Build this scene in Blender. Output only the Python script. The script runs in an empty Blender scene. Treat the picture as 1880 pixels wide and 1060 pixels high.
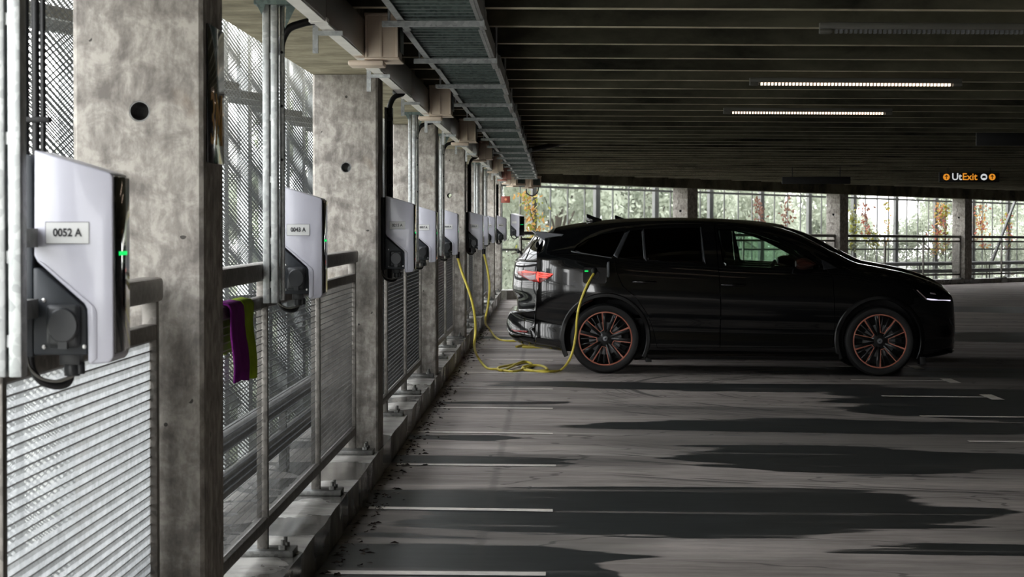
import bpy, bmesh, math, random
from mathutils import Vector, Matrix
R = random.Random(7)
SC = bpy.context.scene
COL = SC.collection
PI = math.pi

# ------------------------------------------------------------------ helpers
def lin(c):
    c /= 255.0
    return c / 12.92 if c <= .04045 else ((c + .055) / 1.055) ** 2.4
def C(r, g, b): return (lin(r), lin(g), lin(b), 1)

class N:
    """small node-tree builder"""
    def __init__(s, name):
        s.m = bpy.data.materials.new(name); s.m.use_nodes = True
        s.t = s.m.node_tree; s.t.nodes.clear()
        s.out = s.t.nodes.new('ShaderNodeOutputMaterial')
    def n(s, typ, **kw):
        nd = s.t.nodes.new('ShaderNode' + typ)
        for k, v in kw.items():
            if k.startswith('i_'):
                nd.inputs[k[2:].replace('_', ' ')].default_value = v
            else: setattr(nd, k, v)
        return nd
    def l(s, a, b): s.t.links.new(a, b)
    def math(s, op, a, b=None, c=None, clamp=False):
        nd = s.n('Math', operation=op); nd.use_clamp = clamp
        for i, v in enumerate((a, b, c)):
            if v is None: continue
            if isinstance(v, (int, float)): nd.inputs[i].default_value = v
            else: s.l(v, nd.inputs[i])
        return nd.outputs[0]
    def noise(s, vec, scale, detail=4, rough=.55, dist=0):
        nd = s.n('TexNoise'); nd.inputs['Scale'].default_value = scale
        nd.inputs['Detail'].default_value = detail; nd.inputs['Roughness'].default_value = rough
        nd.inputs['Distortion'].default_value = dist
        if vec is not None: s.l(vec, nd.inputs['Vector'])
        return nd.outputs['Fac']
    def mapping(s, vec, sc=(1, 1, 1), loc=(0, 0, 0), rot=(0, 0, 0)):
        nd = s.n('Mapping'); nd.inputs['Scale'].default_value = sc
        nd.inputs['Location'].default_value = loc; nd.inputs['Rotation'].default_value = rot
        s.l(vec, nd.inputs['Vector']); return nd.outputs[0]
    def ramp(s, fac, stops):
        nd = s.n('ValToRGB'); e = nd.color_ramp.elements
        while len(e) < len(stops): e.new(.5)
        for i, (p, c) in enumerate(stops):
            e[i].position = p; e[i].color = c if len(c) == 4 else (*c, 1)
        s.l(fac, nd.inputs[0]); return nd.outputs[0]
    def mix(s, fac, a, b):
        nd = s.n('Mix', data_type='RGBA')
        for i, v in ((0, fac), (6, a), (7, b)):
            if isinstance(v, (int, float, tuple)): nd.inputs[i].default_value = v
            else: s.l(v, nd.inputs[i])
        return nd.outputs[2]
    def sstep(s, v, a, b):
        nd = s.n('MapRange', interpolation_type='SMOOTHSTEP')
        nd.inputs[1].default_value = a; nd.inputs[2].default_value = b
        s.l(v, nd.inputs[0]); return nd.outputs[0]
    def bsdf(s, color, rough=.5, metal=0, spec=.5, coat=0, bump=None, bstr=.3, bdist=.01, emis=None, estr=0):
        b = s.n('BsdfPrincipled')
        for k, v in (('Base Color', color), ('Roughness', rough), ('Metallic', metal),
                     ('Specular IOR Level', spec), ('Coat Weight', coat)):
            if isinstance(v, (int, float, tuple)): b.inputs[k].default_value = v
            else: s.l(v, b.inputs[k])
        if bump is not None:
            bp = s.n('Bump'); bp.inputs['Strength'].default_value = bstr; bp.inputs['Distance'].default_value = bdist
            s.l(bump, bp.inputs['Height']); s.l(bp.outputs[0], b.inputs['Normal'])
        if emis is not None:
            b.inputs['Emission Color'].default_value = emis; b.inputs['Emission Strength'].default_value = estr
        s.l(b.outputs[0], s.out.inputs[0]); s.b = b
        return s.m
    def coord(s, kind='Object'):
        return s.n('TexCoord').outputs[kind]

def simple(name, col, rough=.5, metal=0, spec=.5, coat=0, var=.12, scale=6, bump=0):
    """plain colour with a little procedural wear"""
    k = N(name); v = k.coord()
    f = k.noise(v, scale, 5, .6)
    d = tuple(x * (1 - var * 1.6) for x in col[:3]) + (1,)
    h = tuple(min(1, x * (1 + var)) for x in col[:3]) + (1,)
    c = k.ramp(f, [(.3, d), (.7, h)])
    r = k.math('MULTIPLY_ADD', f, .25 * rough, rough * .88)
    return k.bsdf(c, r, metal, spec, coat, f if bump else None, bump, .004)
def emit(name, col, st):
    k = N(name); return k.bsdf(C(8, 8, 8), .4, emis=col, estr=st)

class MB:
    """collects geometry of ONE object"""
    def __init__(s): s.v = []; s.f = []; s.mi = []
    def add(s, vs, fs, mi=0):
        o = len(s.v); s.v += [tuple(p) for p in vs]; s.f += [tuple(i + o for i in f) for f in fs]; s.mi += [mi] * len(fs)
        return s
    def box(s, x0, x1, y0, y1, z0, z1, mi=0, M=None):
        vs = [Vector((x, y, z)) for x in (x0, x1) for y in (y0, y1) for z in (z0, z1)]
        if M: vs = [M @ p for p in vs]
        return s.add(vs, [(0, 1, 3, 2), (4, 6, 7, 5), (0, 4, 5, 1), (2, 3, 7, 6), (0, 2, 6, 4), (1, 5, 7, 3)], mi)
    def prism(s, poly, axis, a, b, mi=0):
        """extrude a 2-D polygon along axis; axis 'y': poly=(x,z); 'z': (x,y); 'x': (y,z)"""
        n = len(poly)
        def P(u, w, t): return {'y': (u, t, w), 'z': (u, w, t), 'x': (t, u, w)}[axis]
        vs = [P(u, w, a) for u, w in poly] + [P(u, w, b) for u, w in poly]
        fs = [tuple(range(n)), tuple(range(2 * n - 1, n - 1, -1))]
        fs += [(i, i + n, (i + 1) % n + n, (i + 1) % n) for i in range(n)]
        return s.add(vs, fs, mi)
    def tube(s, pts, r, seg=8, mi=0, cap=True):
        pts = [Vector(p) for p in pts]; n = len(pts)
        rs = r if isinstance(r, (list, tuple)) else [r] * n
        up = None; vs = []; fs = []
        for i, p in enumerate(pts):
            t = (pts[min(i + 1, n - 1)] - pts[max(i - 1, 0)]).normalized()
            if up is None:
                up = Vector((0, 0, 1)) if abs(t.z) < .9 else Vector((1, 0, 0))
            a = (up - t * up.dot(t))
            if a.length < 1e-5: a = t.orthogonal()
            a.normalize(); up = a; b = t.cross(a)
            for k in range(seg):
                w = 2 * PI * k / seg
                vs.append(p + (a * math.cos(w) + b * math.sin(w)) * rs[i])
        for i in range(n - 1):
            for k in range(seg):
                fs.append((i * seg + k, i * seg + (k + 1) % seg, (i + 1) * seg + (k + 1) % seg, (i + 1) * seg + k))
        if cap: fs += [tuple(range(seg - 1, -1, -1)), tuple((n - 1) * seg + k for k in range(seg))]
        return s.add(vs, fs, mi)
    def cyl(s, p, q, r, seg=16, mi=0): return s.tube([p, q], r, seg, mi)
    def lathe(s, prof, axis='y', seg=48, c=(0, 0, 0), mi=0, closed=False):
        """prof: (radius, along) pairs"""
        n = len(prof); vs = []; fs = []
        for r, t in prof:
            for k in range(seg):
                w = 2 * PI * k / seg; a, b = r * math.cos(w), r * math.sin(w)
                vs.append({'y': (a, t, b), 'z': (a, b, t), 'x': (t, a, b)}[axis])
        vs = [(x + c[0], y + c[1], z + c[2]) for x, y, z in vs]
        m = n if closed else n - 1
        for i in range(m):
            j = (i + 1) % n
            for k in range(seg):
                fs.append((i * seg + k, i * seg + (k + 1) % seg, j * seg + (k + 1) % seg, j * seg + k))
        if not closed:
            if prof[0][0] > 1e-4: fs.append(tuple(range(seg - 1, -1, -1)))
            if prof[-1][0] > 1e-4: fs.append(tuple((n - 1) * seg + k for k in range(seg)))
        return s.add(vs, fs, mi)
    def grid(s, rows, mi=0):
        o = len(s.v); m = len(rows[0])
        for r in rows: s.v += [tuple(p) for p in r]
        for i in range(len(rows) - 1):
            for j in range(m - 1):
                s.f.append((o + i * m + j, o + i * m + j + 1, o + (i + 1) * m + j + 1, o + (i + 1) * m + j)); s.mi.append(mi)
        return s
    def mesh(s, name, mats, fix=True):
        me = bpy.data.meshes.new(name); me.from_pydata(s.v, [], s.f)
        for m in (mats if isinstance(mats, (list, tuple)) else [mats]): me.materials.append(m)
        me.polygons.foreach_set('material_index', s.mi)
        if fix:
            bm = bmesh.new(); bm.from_mesh(me)
            bmesh.ops.recalc_face_normals(bm, faces=bm.faces); bm.to_mesh(me); bm.free()
        me.update(); return me
    def build(s, name, mats, parent=None, bevel=0, smooth=None, seg=2, fix=True):
        me = s.mesh(name, mats, fix)
        if bevel:
            bm = bmesh.new(); bm.from_mesh(me)
            es = [e for e in bm.edges if len(e.link_faces) == 2 and e.calc_face_angle(0) > .6]
            bmesh.ops.bevel(bm, geom=es, offset=bevel, segments=seg, profile=.5, affect='EDGES', clamp_overlap=True)
            bm.to_mesh(me); bm.free()
        if smooth or bevel:
            me.shade_smooth(); me.set_sharp_from_angle(angle=math.radians(smooth or 40))
        return link(me, name, parent)
def link(me, name, parent=None):
    o = bpy.data.objects.new(name, me); COL.objects.link(o)
    if parent: o.parent = parent
    return o
def tag(o, label=None, cat=None, group=None, kind=None):
    if label: o['label'] = label
    if cat: o['category'] = cat
    if group: o['group'] = group
    if kind: o['kind'] = kind
    return o
def thing(name, label, cat, loc=(0, 0, 0), rz=0, group=None):
    o = bpy.data.objects.new(name, None); COL.objects.link(o)
    o.location = loc; o.rotation_euler = (0, 0, rz); o.empty_display_size = .1
    return tag(o, label, cat, group)
def dup(root, loc=None, rot=None, label=None, group=None):
    def cp(o, par):
        c = o.copy(); COL.objects.link(c); c.parent = par
        for ch in list(o.children): cp(ch, c)
        return c
    r = cp(root, None)
    if loc is not None: r.location = loc
    if rot is not None: r.rotation_euler = rot
    if label: r['label'] = label
    if group: r['group'] = group
    elif 'group' in r: del r['group']
    return r
def catmull(pts, n=6):
    P = [Vector(p) for p in pts]; out = []
    for i in range(len(P) - 1):
        a, b, c, d = P[max(i - 1, 0)], P[i], P[i + 1], P[min(i + 2, len(P) - 1)]
        for k in range(n):
            t = k / n
            out.append(.5 * ((2 * b) + (c - a) * t + (2 * a - 5 * b + 4 * c - d) * t * t + (3 * b - a - 3 * c + d) * t ** 3))
    out.append(P[-1]); return out
def text_mesh(txt, size, depth=.0006, align='CENTER', name='text', bold=0):
    cu = bpy.data.curves.new(name, 'FONT'); cu.body = txt; cu.size = size; cu.extrude = depth; cu.offset = bold
    cu.align_x = align; cu.align_y = 'CENTER'; cu.resolution_u = 4
    o = bpy.data.objects.new(name, cu); COL.objects.link(o)
    dg = bpy.context.evaluated_depsgraph_get()
    me = bpy.data.meshes.new_from_object(o.evaluated_get(dg)); me.name = name
    bpy.data.objects.remove(o); bpy.data.curves.remove(cu)
    return me
def boolean(me, cutters, op='DIFFERENCE'):
    """exact boolean of mesh with each cutter mesh -> new mesh"""
    o = bpy.data.objects.new('body_work', me); COL.objects.link(o); cs = []
    for i, cm in enumerate(cutters):
        c = bpy.data.objects.new('cut_work', cm); COL.objects.link(c); cs.append(c)
        md = o.modifiers.new('b%d' % i, 'BOOLEAN'); md.operation = op; md.object = c; md.solver = 'EXACT'
    dg = bpy.context.evaluated_depsgraph_get(); dg.update()
    r = bpy.data.meshes.new_from_object(o.evaluated_get(dg))
    for c in cs + [o]: bpy.data.objects.remove(c)
    return r

F = 4760.0                      # focal length in pixels of the 1880 px frame
def W(px, py, d):               # a point of the place from where it shows and how far away it stands
    return Vector(((px - 1015) * d / F, d, 1.5 - (py - 411) * d / F))

# ------------------------------------------------------------------ materials
M = {}
def concrete(name, lo, mid, hi, scale=1.0, pits=True, warm=None):
    k = N(name); v = k.coord()
    a = k.noise(v, 3.2 * scale, 8, .68, .4); b = k.noise(k.mapping(v, (1, 1, .35)), 9 * scale, 8, .7)
    f = k.math('ADD', k.math('MULTIPLY', a, .6), k.math('MULTIPLY', b, .4))
    c = k.ramp(f, [(.4, lo), (.5, mid), (.57, hi)])
    if warm:
        wv = k.sstep(k.noise(v, 2.1, 4, .6), .6, .72)
        c = k.mix(k.math('MULTIPLY', wv, .35), c, warm)
    vo = k.n('TexVoronoi'); vo.inputs['Scale'].default_value = 9; k.l(v, vo.inputs['Vector'])
    pit = k.math('MULTIPLY', k.math('LESS_THAN', vo.outputs['Distance'], .085), k.math('GREATER_THAN', k.noise(v, 5, 2), .5))
    if pits: c = k.mix(k.math('MULTIPLY', pit, .8), c, C(38, 36, 34))
    hgt = k.math('SUBTRACT', f, k.math('MULTIPLY', pit, .5))
    return k.bsdf(c, .85, spec=.25, bump=hgt, bstr=.35, bdist=.01)
M['column'] = concrete('column concrete', C(112, 107, 102), C(144, 139, 132), C(172, 167, 159), 3.0, True, C(165, 140, 112))
M['beam'] = concrete('beam concrete', C(120, 113, 95), C(150, 142, 120), C(172, 163, 140), .6, False)
M['curb'] = None
M['tee'] = None
M['wallc'] = concrete('wall concrete', C(50, 49, 47), C(62, 61, 59), C(72, 70, 66), .5, False)

def tee_mat():
    k = N('ceiling concrete'); v = k.coord()
    f = k.noise(k.mapping(v, (.5, 1, 1)), 2.2, 8, .65, .3)
    g = k.noise(k.mapping(v, (.05, .83, .05)), 2.0, 1)
    c = k.ramp(f, [(.32, C(32, 31, 26)), (.5, C(74, 72, 60)), (.68, C(96, 93, 78))])
    c = k.mix(k.sstep(g, .42, .58), c, k.ramp(f, [(.3, C(60, 59, 49)), (.6, C(108, 105, 88))]))
    return k.bsdf(c, .9, spec=.2, bump=f, bstr=.3)
M['tee'] = tee_mat()
M['teelit'] = concrete('lit beam soffit', C(150, 142, 120), C(196, 186, 160), C(220, 210, 184), .7, False)  # floor bounce on the stem undersides, put in as a paler concrete

def curb_mat():
    k = N('curb concrete'); v = k.coord()
    f = k.noise(v, 4, 8, .65, .3); wet = k.sstep(k.noise(k.mapping(v, (1, .8, 1)), 1.7, 4, .5, .6), .5, .56)
    c = k.ramp(f, [(.35, C(120, 117, 112)), (.6, C(166, 163, 156))])
    c = k.mix(k.math('MULTIPLY', wet, .62), c, C(48, 47, 45))
    r = k.math('MULTIPLY_ADD', wet, -.72, .85)
    return k.bsdf(c, r, spec=.45, bump=f, bstr=.25)
M['curb'] = curb_mat()

def floor_mat():
    k = N('parking deck'); v = k.coord(); sx = k.n('SeparateXYZ'); k.l(v, sx.inputs[0])
    X, Y = sx.outputs[0], sx.outputs[1]
    streak = k.noise(k.mapping(v, (.2, 1.3, 1)), 1.1, 8, .62, .3)
    fine = k.noise(k.mapping(v, (.6, 2.2, 1)), 5, 8, .7)
    lowd = k.noise(k.mapping(v, (.5, .9, 1), (3, 1, 0)), 1.0, 3, .5)
    dx = k.math('ADD', X, k.math('MULTIPLY_ADD', lowd, 2.4, -1.2))
    dy = k.math('ADD', Y, k.math('MULTIPLY_ADD', streak, 2.0, -1.0))
    wet = None
    for cx, cy, rx, ry in ((.55, 13.8, 1.75, 1.25), (-.45, 11.3, .85, 1.05), (2.3, 12.2, 1.1, .18), (2.1, 16.8, 1.5, .95), (2.1, 19.4, 2.0, .75),
                           (-.5, 16.4, .7, .3), (-.7, 18.2, .5, .25), (4.2, 22.2, 1.9, 2.2), (1.6, 24.2, 2.4, .5), (-.2, 21.8, .6, .3),
                           (6.5, 17.5, 3.2, 1.0), (5.5, 27, 3.5, 1.0), (7, 36, 4, 1.8), (1.0, 34, 2.2, .8), (6, 9, 3, 1.0), (10, 48, 4, 2.0)):
        a = k.math('DIVIDE', k.math('SUBTRACT', dx, cx), rx); b = k.math('DIVIDE', k.math('SUBTRACT', dy, cy), ry)
        q = k.math('ADD', k.math('MULTIPLY', a, a), k.math('MULTIPLY', b, b))
        e = k.sstep(q, 1.05, .94)
        wet = e if wet is None else k.math('MAXIMUM', wet, e)
    soft = None
    for cx, cy, rx, ry in ((2.8, 18.3, 2.8, 2.6), (-.6, 12.4, .9, 2.6), (4.6, 22.5, 2.4, 3.0), (1.2, 21.0, 1.4, .6), (.2, 16.6, .8, .5), (3.6, 13.0, 1.6, .5), (5, 27, 3, 2.4)):
        a = k.math('DIVIDE', k.math('SUBTRACT', dx, cx), rx); b = k.math('DIVIDE', k.math('SUBTRACT', dy, cy), ry)
        e = k.sstep(k.math('ADD', k.math('MULTIPLY', a, a), k.math('MULTIPLY', b, b)), 1.25, .45)
        soft = e if soft is None else k.math('MAXIMUM', soft, e)
    soft = k.math('MULTIPLY', soft, k.math('MULTIPLY_ADD', fine, 1.2, -.08))
    # dried-out streaks inside the stains
    dry = k.sstep(k.noise(k.mapping(v, (.15, 2.6, 1), (9, 2, 0)), 1.3, 5, .6), .57, .66)
    wet = k.math('MULTIPLY', wet, k.math('MULTIPLY_ADD', dry, -.55, 1))
    base = k.ramp(k.math('ADD', k.math('MULTIPLY', streak, .6), k.math('MULTIPLY', fine, .4)),
                  [(.36, C(128, 120, 115)), (.5, C(164, 156, 150)), (.62, C(194, 186, 179))])
    dark = k.ramp(fine, [(.35, C(40, 43, 44)), (.65, C(56, 60, 61))])
    base = k.mix(soft, base, C(66, 65, 63))
    base = k.mix(k.math('MULTIPLY', k.sstep(k.math('ABSOLUTE', k.math('SUBTRACT', lowd, .5)), .006, .002), .55), base, C(60, 58, 56))
    c = k.mix(wet, base, dark)
    # curved tyre scrubs
    def rings(cx, cy, lo, hi, seed):
        ax = k.math('SUBTRACT', X, cx); ay = k.math('SUBTRACT', Y, cy)
        r = k.math('SQRT', k.math('ADD', k.math('MULTIPLY', ax, ax), k.math('MULTIPLY', ay, ay)))
        n1 = k.n('TexNoise'); n1.noise_dimensions = '1D'; n1.inputs['Scale'].default_value = 9; n1.inputs['Detail'].default_value = 6
        n1.inputs['Roughness'].default_value = .75
        k.l(k.math('ADD', r, seed), n1.inputs['W'])
        band = k.math('MULTIPLY', k.sstep(r, lo, lo + .15), k.sstep(r, hi, hi - .15))
        return k.math('MULTIPLY', k.sstep(n1.outputs['Fac'], .5, .62), band)
    pm = k.sstep(k.noise(v, 1.1, 2), .4, .5)
    sc_ = k.math('MAXIMUM', rings(3.5, 20.6, 3.9, 6.4, 3), rings(2.9, 26.2, 3.6, 5.4, 11))
    sc_ = k.math('MAXIMUM', sc_, rings(5.0, 24.0, 3.4, 5.6, 23))
    sc_ = k.math('MULTIPLY', sc_, k.math('MULTIPLY', k.sstep(X, 3.0, 2.4), k.sstep(X, .25, .6)))
    c = k.mix(k.math('MULTIPLY', k.math('MULTIPLY', sc_, pm), .75), c, C(44, 44, 44))
    # saw-cut joint patched near the stall ends
    jx = k.math('ABSOLUTE', k.math('ADD', X, k.math('MULTIPLY_ADD', fine, .12, .28)))
    c = k.mix(k.math('MULTIPLY', k.sstep(jx, .035, .01), .3), c, C(70, 68, 66))
    r = k.math('MULTIPLY_ADD', wet, -.38, .82)
    return k.bsdf(c, r, spec=.35, bump=fine, bstr=.12, bdist=.004)
M['floor'] = floor_mat()
M['line'] = simple('worn road paint', C(238, 232, 222), .7, var=.1, scale=14)
def galv(name, lo, hi, rough=.45, metal=.7):
    k = N(name); v = k.coord()
    vo = k.n('TexVoronoi'); vo.inputs['Scale'].default_value = 60; k.l(v, vo.inputs['Vector'])
    f = k.math('ADD', k.math('MULTIPLY', vo.outputs['Color'], .4), k.math('MULTIPLY', k.noise(v, 8, 5), .6))
    return k.bsdf(k.ramp(f, [(.25, lo), (.7, hi)]), rough, metal, .5)
M['galv'] = galv('galvanised steel', C(138, 141, 141), C(188, 191, 190))
M['galvd'] = galv('weathered steel', C(92, 92, 90), C(128, 128, 125), .55)
M['rail'] = galv('railing steel', C(100, 97, 92), C(140, 136, 130), .5, .75)
M['strand'] = galv('expanded metal', C(108, 110, 111), C(140, 142, 143), .45, .25)
M['screen'] = galv('screen metal', C(120, 124, 126), C(160, 164, 166), .5, .5)
M['tray'] = galv('tray steel', C(70, 82, 80), C(112, 126, 122), .5, .7)
M['traydark'] = simple('tray cables', C(30, 38, 38), .7)
M['shell'] = simple('charger shell', C(176, 176, 186), .32, var=.02, coat=.25)
M['dark'] = simple('anthracite plastic', C(34, 39, 44), .5, var=.1)
M['socket'] = simple('socket plastic', C(44, 46, 48), .42, var=.12)
M['gloss'] = simple('gloss black front', C(8, 9, 10), .06, coat=1, var=.02)
M['plate'] = simple('label plate', C(205, 206, 204), .5, var=.02)
M['ink'] = simple('label ink', C(24, 25, 28), .6, var=.02)
M['screw'] = simple('screw head', C(190, 190, 188), .35, .9)
M['green'] = emit('status green', (.0, 1, .16, 1), .28)
M['cable'] = simple('black cable', C(20, 20, 21), .5, var=.15)
M['greycable'] = simple('grey cable', C(120, 118, 112), .5)
M['yellow'] = simple('yellow cable sheath', C(222, 205, 84), .45, var=.06)
M['trunk'] = simple('trunking lacquer', C(112, 103, 94), .32, .35, var=.12, scale=3)
M['trunkw'] = simple('trunking underside', C(242, 238, 232), .5, 0, var=.06)
M['tapbox'] = simple('tap off box plastic', C(212, 194, 176), .5, var=.04)
M['tapboxred'] = simple('reddish tap off box plastic', C(160, 112, 100), .5, var=.04)
M['black'] = simple('matt black', C(14, 14, 15), .6, var=.1)
M['signgloss'] = simple('black sign face', C(12, 12, 13), .12, var=.05, coat=.6)
M['signyellow'] = simple('sign yellow', C(200, 150, 50), .4, var=.04)
M['purple'] = None
def cloth(name, a, b):
    k = N(name); v = k.coord(); f = k.noise(v, 60, 4, .7); g = k.noise(v, 9, 3)
    return k.bsdf(k.ramp(g, [(.3, a), (.7, b)]), .95, spec=.1, bump=f, bstr=.6, bdist=.003)
M['purple'] = cloth('purple towelling', C(92, 26, 96), C(122, 42, 124)); M['lime'] = cloth('lime towelling', C(118, 142, 30), C(150, 174, 48))
M['ledcase'] = simple('fixture housing', C(96, 94, 86), .5)
M['led'] = emit('warm diode', (1, .74, .56, 1), .6)
M['ledoff'] = simple('unlit diffuser', C(120, 122, 124), .4)
M['redbox'] = simple('call point casing', C(120, 48, 34), .5); M['reddot'] = simple('call point face', C(196, 120, 90), .5)
M['ground'] = simple('pale paving', C(150, 150, 142), .95, var=.25, scale=.4)  # paving tone raised to bounce more light up at the soffits
M['bark'] = simple('bark', C(88, 78, 66), .9, var=.3, scale=10, bump=.5)
M['litter'] = simple('dead leaf', C(48, 36, 27), .85, var=.4, scale=30)
def leafm(name, a, b, tr=.35):
    k = N(name); v = k.coord(); f = k.noise(v, 3.5, 3)
    c = k.ramp(f, [(.35, a), (.65, b)])
    m = k.bsdf(c, .6, spec=.3); t = k.n('BsdfTranslucent'); k.l(c, t.inputs[0])
    mx = k.n('MixShader'); mx.inputs[0].default_value = tr
    k.l(k.b.outputs[0], mx.inputs[1]); k.l(t.outputs[0], mx.inputs[2]); k.l(mx.outputs[0], k.out.inputs[0])
    return m
M['leafA'] = leafm('leaf green', C(138, 146, 126), C(182, 187, 169)); M['leafB'] = leafm('leaf pale green', C(156, 163, 144), C(194, 199, 182))
M['leafY'] = leafm('leaf yellow green', C(140, 146, 60), C(180, 172, 84)); M['leafR'] = leafm('leaf red', C(168, 96, 84), C(200, 132, 112))
M['leafBr'] = leafm('leaf russet', C(118, 84, 72), C(150, 116, 100)); M['leafO'] = leafm('leaf amber', C(196, 140, 80), C(212, 176, 110))

# ------------------------------------------------------------------ camera, sky
cam = bpy.data.cameras.new('camera'); camo = bpy.data.objects.new('camera', cam); COL.objects.link(camo)
camo.location = (0, 0, 1.5)
camo.rotation_euler = (PI / 2 - math.atan(119 / F), 0, math.atan(75 / F))
cam.sensor_width = 36; cam.lens = 36 * F / 1880; cam.clip_end = 500; cam.clip_start = .1
cam.dof.use_dof = True; cam.dof.focus_distance = 22; cam.dof.aperture_fstop = 18
SC.camera = camo
w = bpy.data.worlds.new('overcast'); SC.world = w; w.use_nodes = True
nt = w.node_tree; nt.nodes.clear()
wo = nt.nodes.new('ShaderNodeOutputWorld'); bg = nt.nodes.new('ShaderNodeBackground')
tc = nt.nodes.new('ShaderNodeTexCoord'); sp = nt.nodes.new('ShaderNodeSeparateXYZ'); rp = nt.nodes.new('ShaderNodeValToRGB')
nt.links.new(tc.outputs['Generated'], sp.inputs[0]); nt.links.new(sp.outputs[2], rp.inputs[0])
rp.color_ramp.elements[0].color = (.9, .9, .89, 1); rp.color_ramp.elements[1].color = (.9, .94, 1, 1)
nt.links.new(rp.outputs[0], bg.inputs[0]); bg.inputs[1].default_value = 2.6
nt.links.new(bg.outputs[0], wo.inputs[0])
SC.view_settings.view_transform = 'Standard'; SC.view_settings.look = 'None'
SC.view_settings.gamma = 1; SC.view_settings.exposure = 1.85; SC.view_settings.use_curve_mapping = False
try:
    SC.cycles.use_denoising = True; SC.cycles.denoiser = 'OPENIMAGEDENOISE'
    SC.cycles.max_bounces = 10; SC.cycles.diffuse_bounces = 5; SC.cycles.glossy_bounces = 5
    SC.cycles.transparent_max_bounces = 24; SC.cycles.sample_clamp_indirect = 6
    SC.cycles.caustics_reflective = False; SC.cycles.caustics_refractive = False
except Exception: pass

# ------------------------------------------------------------------ setting
PITCH = 7.55                       # column spacing
A0 = Vector((2.97, 57.2)); EY = Vector((.54, .8417)); EX = Vector((.8417, -.54))
TH = -math.atan2(.54, .8417); SL = -.0077
def far(p, t, z=0):                # inward offset p, run t along the angled facade
    q = A0 + EX * p + EY * t
    return Vector((q.x, q.y, z + SL * (t + 6)))
def facade_x(y): return A0.x + (y - A0.y) * EY.x / EY.y
FS = -.0095
def fz(x): return FS * (x + 1)
XR, YB = 17.0, -14.0
def facy(x): return A0.y + (x - A0.x) * EY.y / EY.x
mb = MB(); ym = facy(-1.02)
mb.add([(-1.02, YB, fz(-1.02)), (XR, YB, fz(XR)), (XR, facy(XR) + .3, fz(XR)), (-1.02, ym + .3, fz(-1.02))], [(0, 1, 2, 3)])
mb.add([(-1.02, YB, -.4), (XR, YB, -.4), (XR, facy(XR) + .3, -.4), (-1.02, ym + .3, -.4)], [(3, 2, 1, 0)])
floor = mb.build('floor', M['floor']); tag(floor, kind='structure')
def fline(x0, x1, y, wd=.12, tee=False, bend=0):
    b = MB(); n = 8; h = .004
    for i in range(n):
        a, c = x0 + (x1 - x0) * i / n, x0 + (x1 - x0) * (i + 1) / n
        w0, w1 = y + bend * (i / n - .5), y + bend * ((i + 1) / n - .5)
        b.add([(a, w0 - wd / 2, fz(a) + h), (c, w1 - wd / 2, fz(c) + h), (c, w1 + wd / 2, fz(c) + h), (a, w0 + wd / 2, fz(a) + h)], [(0, 1, 2, 3)])
    if tee: b.add([(x1, y - .35, fz(x1) + h), (x1 + .11, y - .35, fz(x1) + h), (x1 + .11, y + .35, fz(x1) + h), (x1, y + .35, fz(x1) + h)], [(0, 1, 2, 3)])
    b.build('parking_line', M['line'], floor)
for i in range(13):
    fline(-.97, (-.03, 0, .02, 0, 0, 0)[i % 6], 11.1 + 2.5 * i, .12, bend=.03 * (-1) ** i)
for i in range(13):
    y = 15.9 + 2.4 * i
    fline(2.93, 3.85 if y > 20 else 6.5, y, .12, tee=y > 20)

# ceiling: double-tee slabs
mb = MB()
def cz(x): return 2.5 - .006 * (x + 1)
mb.add([(-1.4, YB, 2.9), (XR, YB, 2.9), (XR, facy(XR) + .6, 2.9), (-1.4, ym + .3, 2.9),
        (-1.4, YB, 3.05), (XR, YB, 3.05), (XR, facy(XR) + .6, 3.05), (-1.4, ym + .3, 3.05)],
       [(0, 1, 2, 3), (7, 6, 5, 4), (0, 4, 5, 1), (1, 5, 6, 2), (2, 6, 7, 3), (3, 7, 4, 0)])
i = -21
while True:
    y = 11.96 + 1.19 * i; i += 1
    if y > 79: break
    x0 = max(-.95, facade_x(y) + .3)
    if x0 > XR - 1: break
    js = R.uniform(-.012, .012)
    vs = []
    for x in (x0, XR):
        zb = cz(x) + js * .4
        vs += [(x, y - .055 + js, zb), (x, y + .055 + js, zb), (x, y + .1 + js, 2.91), (x, y - .1 + js, 2.91)]
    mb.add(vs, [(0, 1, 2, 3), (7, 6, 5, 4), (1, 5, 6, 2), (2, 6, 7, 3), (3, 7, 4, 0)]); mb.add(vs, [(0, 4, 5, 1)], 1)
tag(mb.build('ceiling', [M['tee'], M['teelit']], fix=False), kind='structure')
# edge beams
mb = MB(); mb.box(-1.4, -.97, YB, ym, 2.37, 2.9); tag(mb.build('trim_1', M['beam']), kind='structure')
mb = MB()
vs = []
for t in (-7.3, 26.5):
    for p, z in ((-.38, 2.33), (.05, 2.33), (.05, 2.9), (-.38, 2.9)):
        q = far(p, t); vs.append((q.x, q.y, z + SL * (t + 6) if z < 2.8 else z))
mb.add(vs, [(0, 1, 2, 3), (7, 6, 5, 4), (0, 4, 5, 1), (1, 5, 6, 2), (2, 6, 7, 3), (3, 7, 4, 0)])
tag(mb.build('trim_2', M['tee']), kind='structure')
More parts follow.
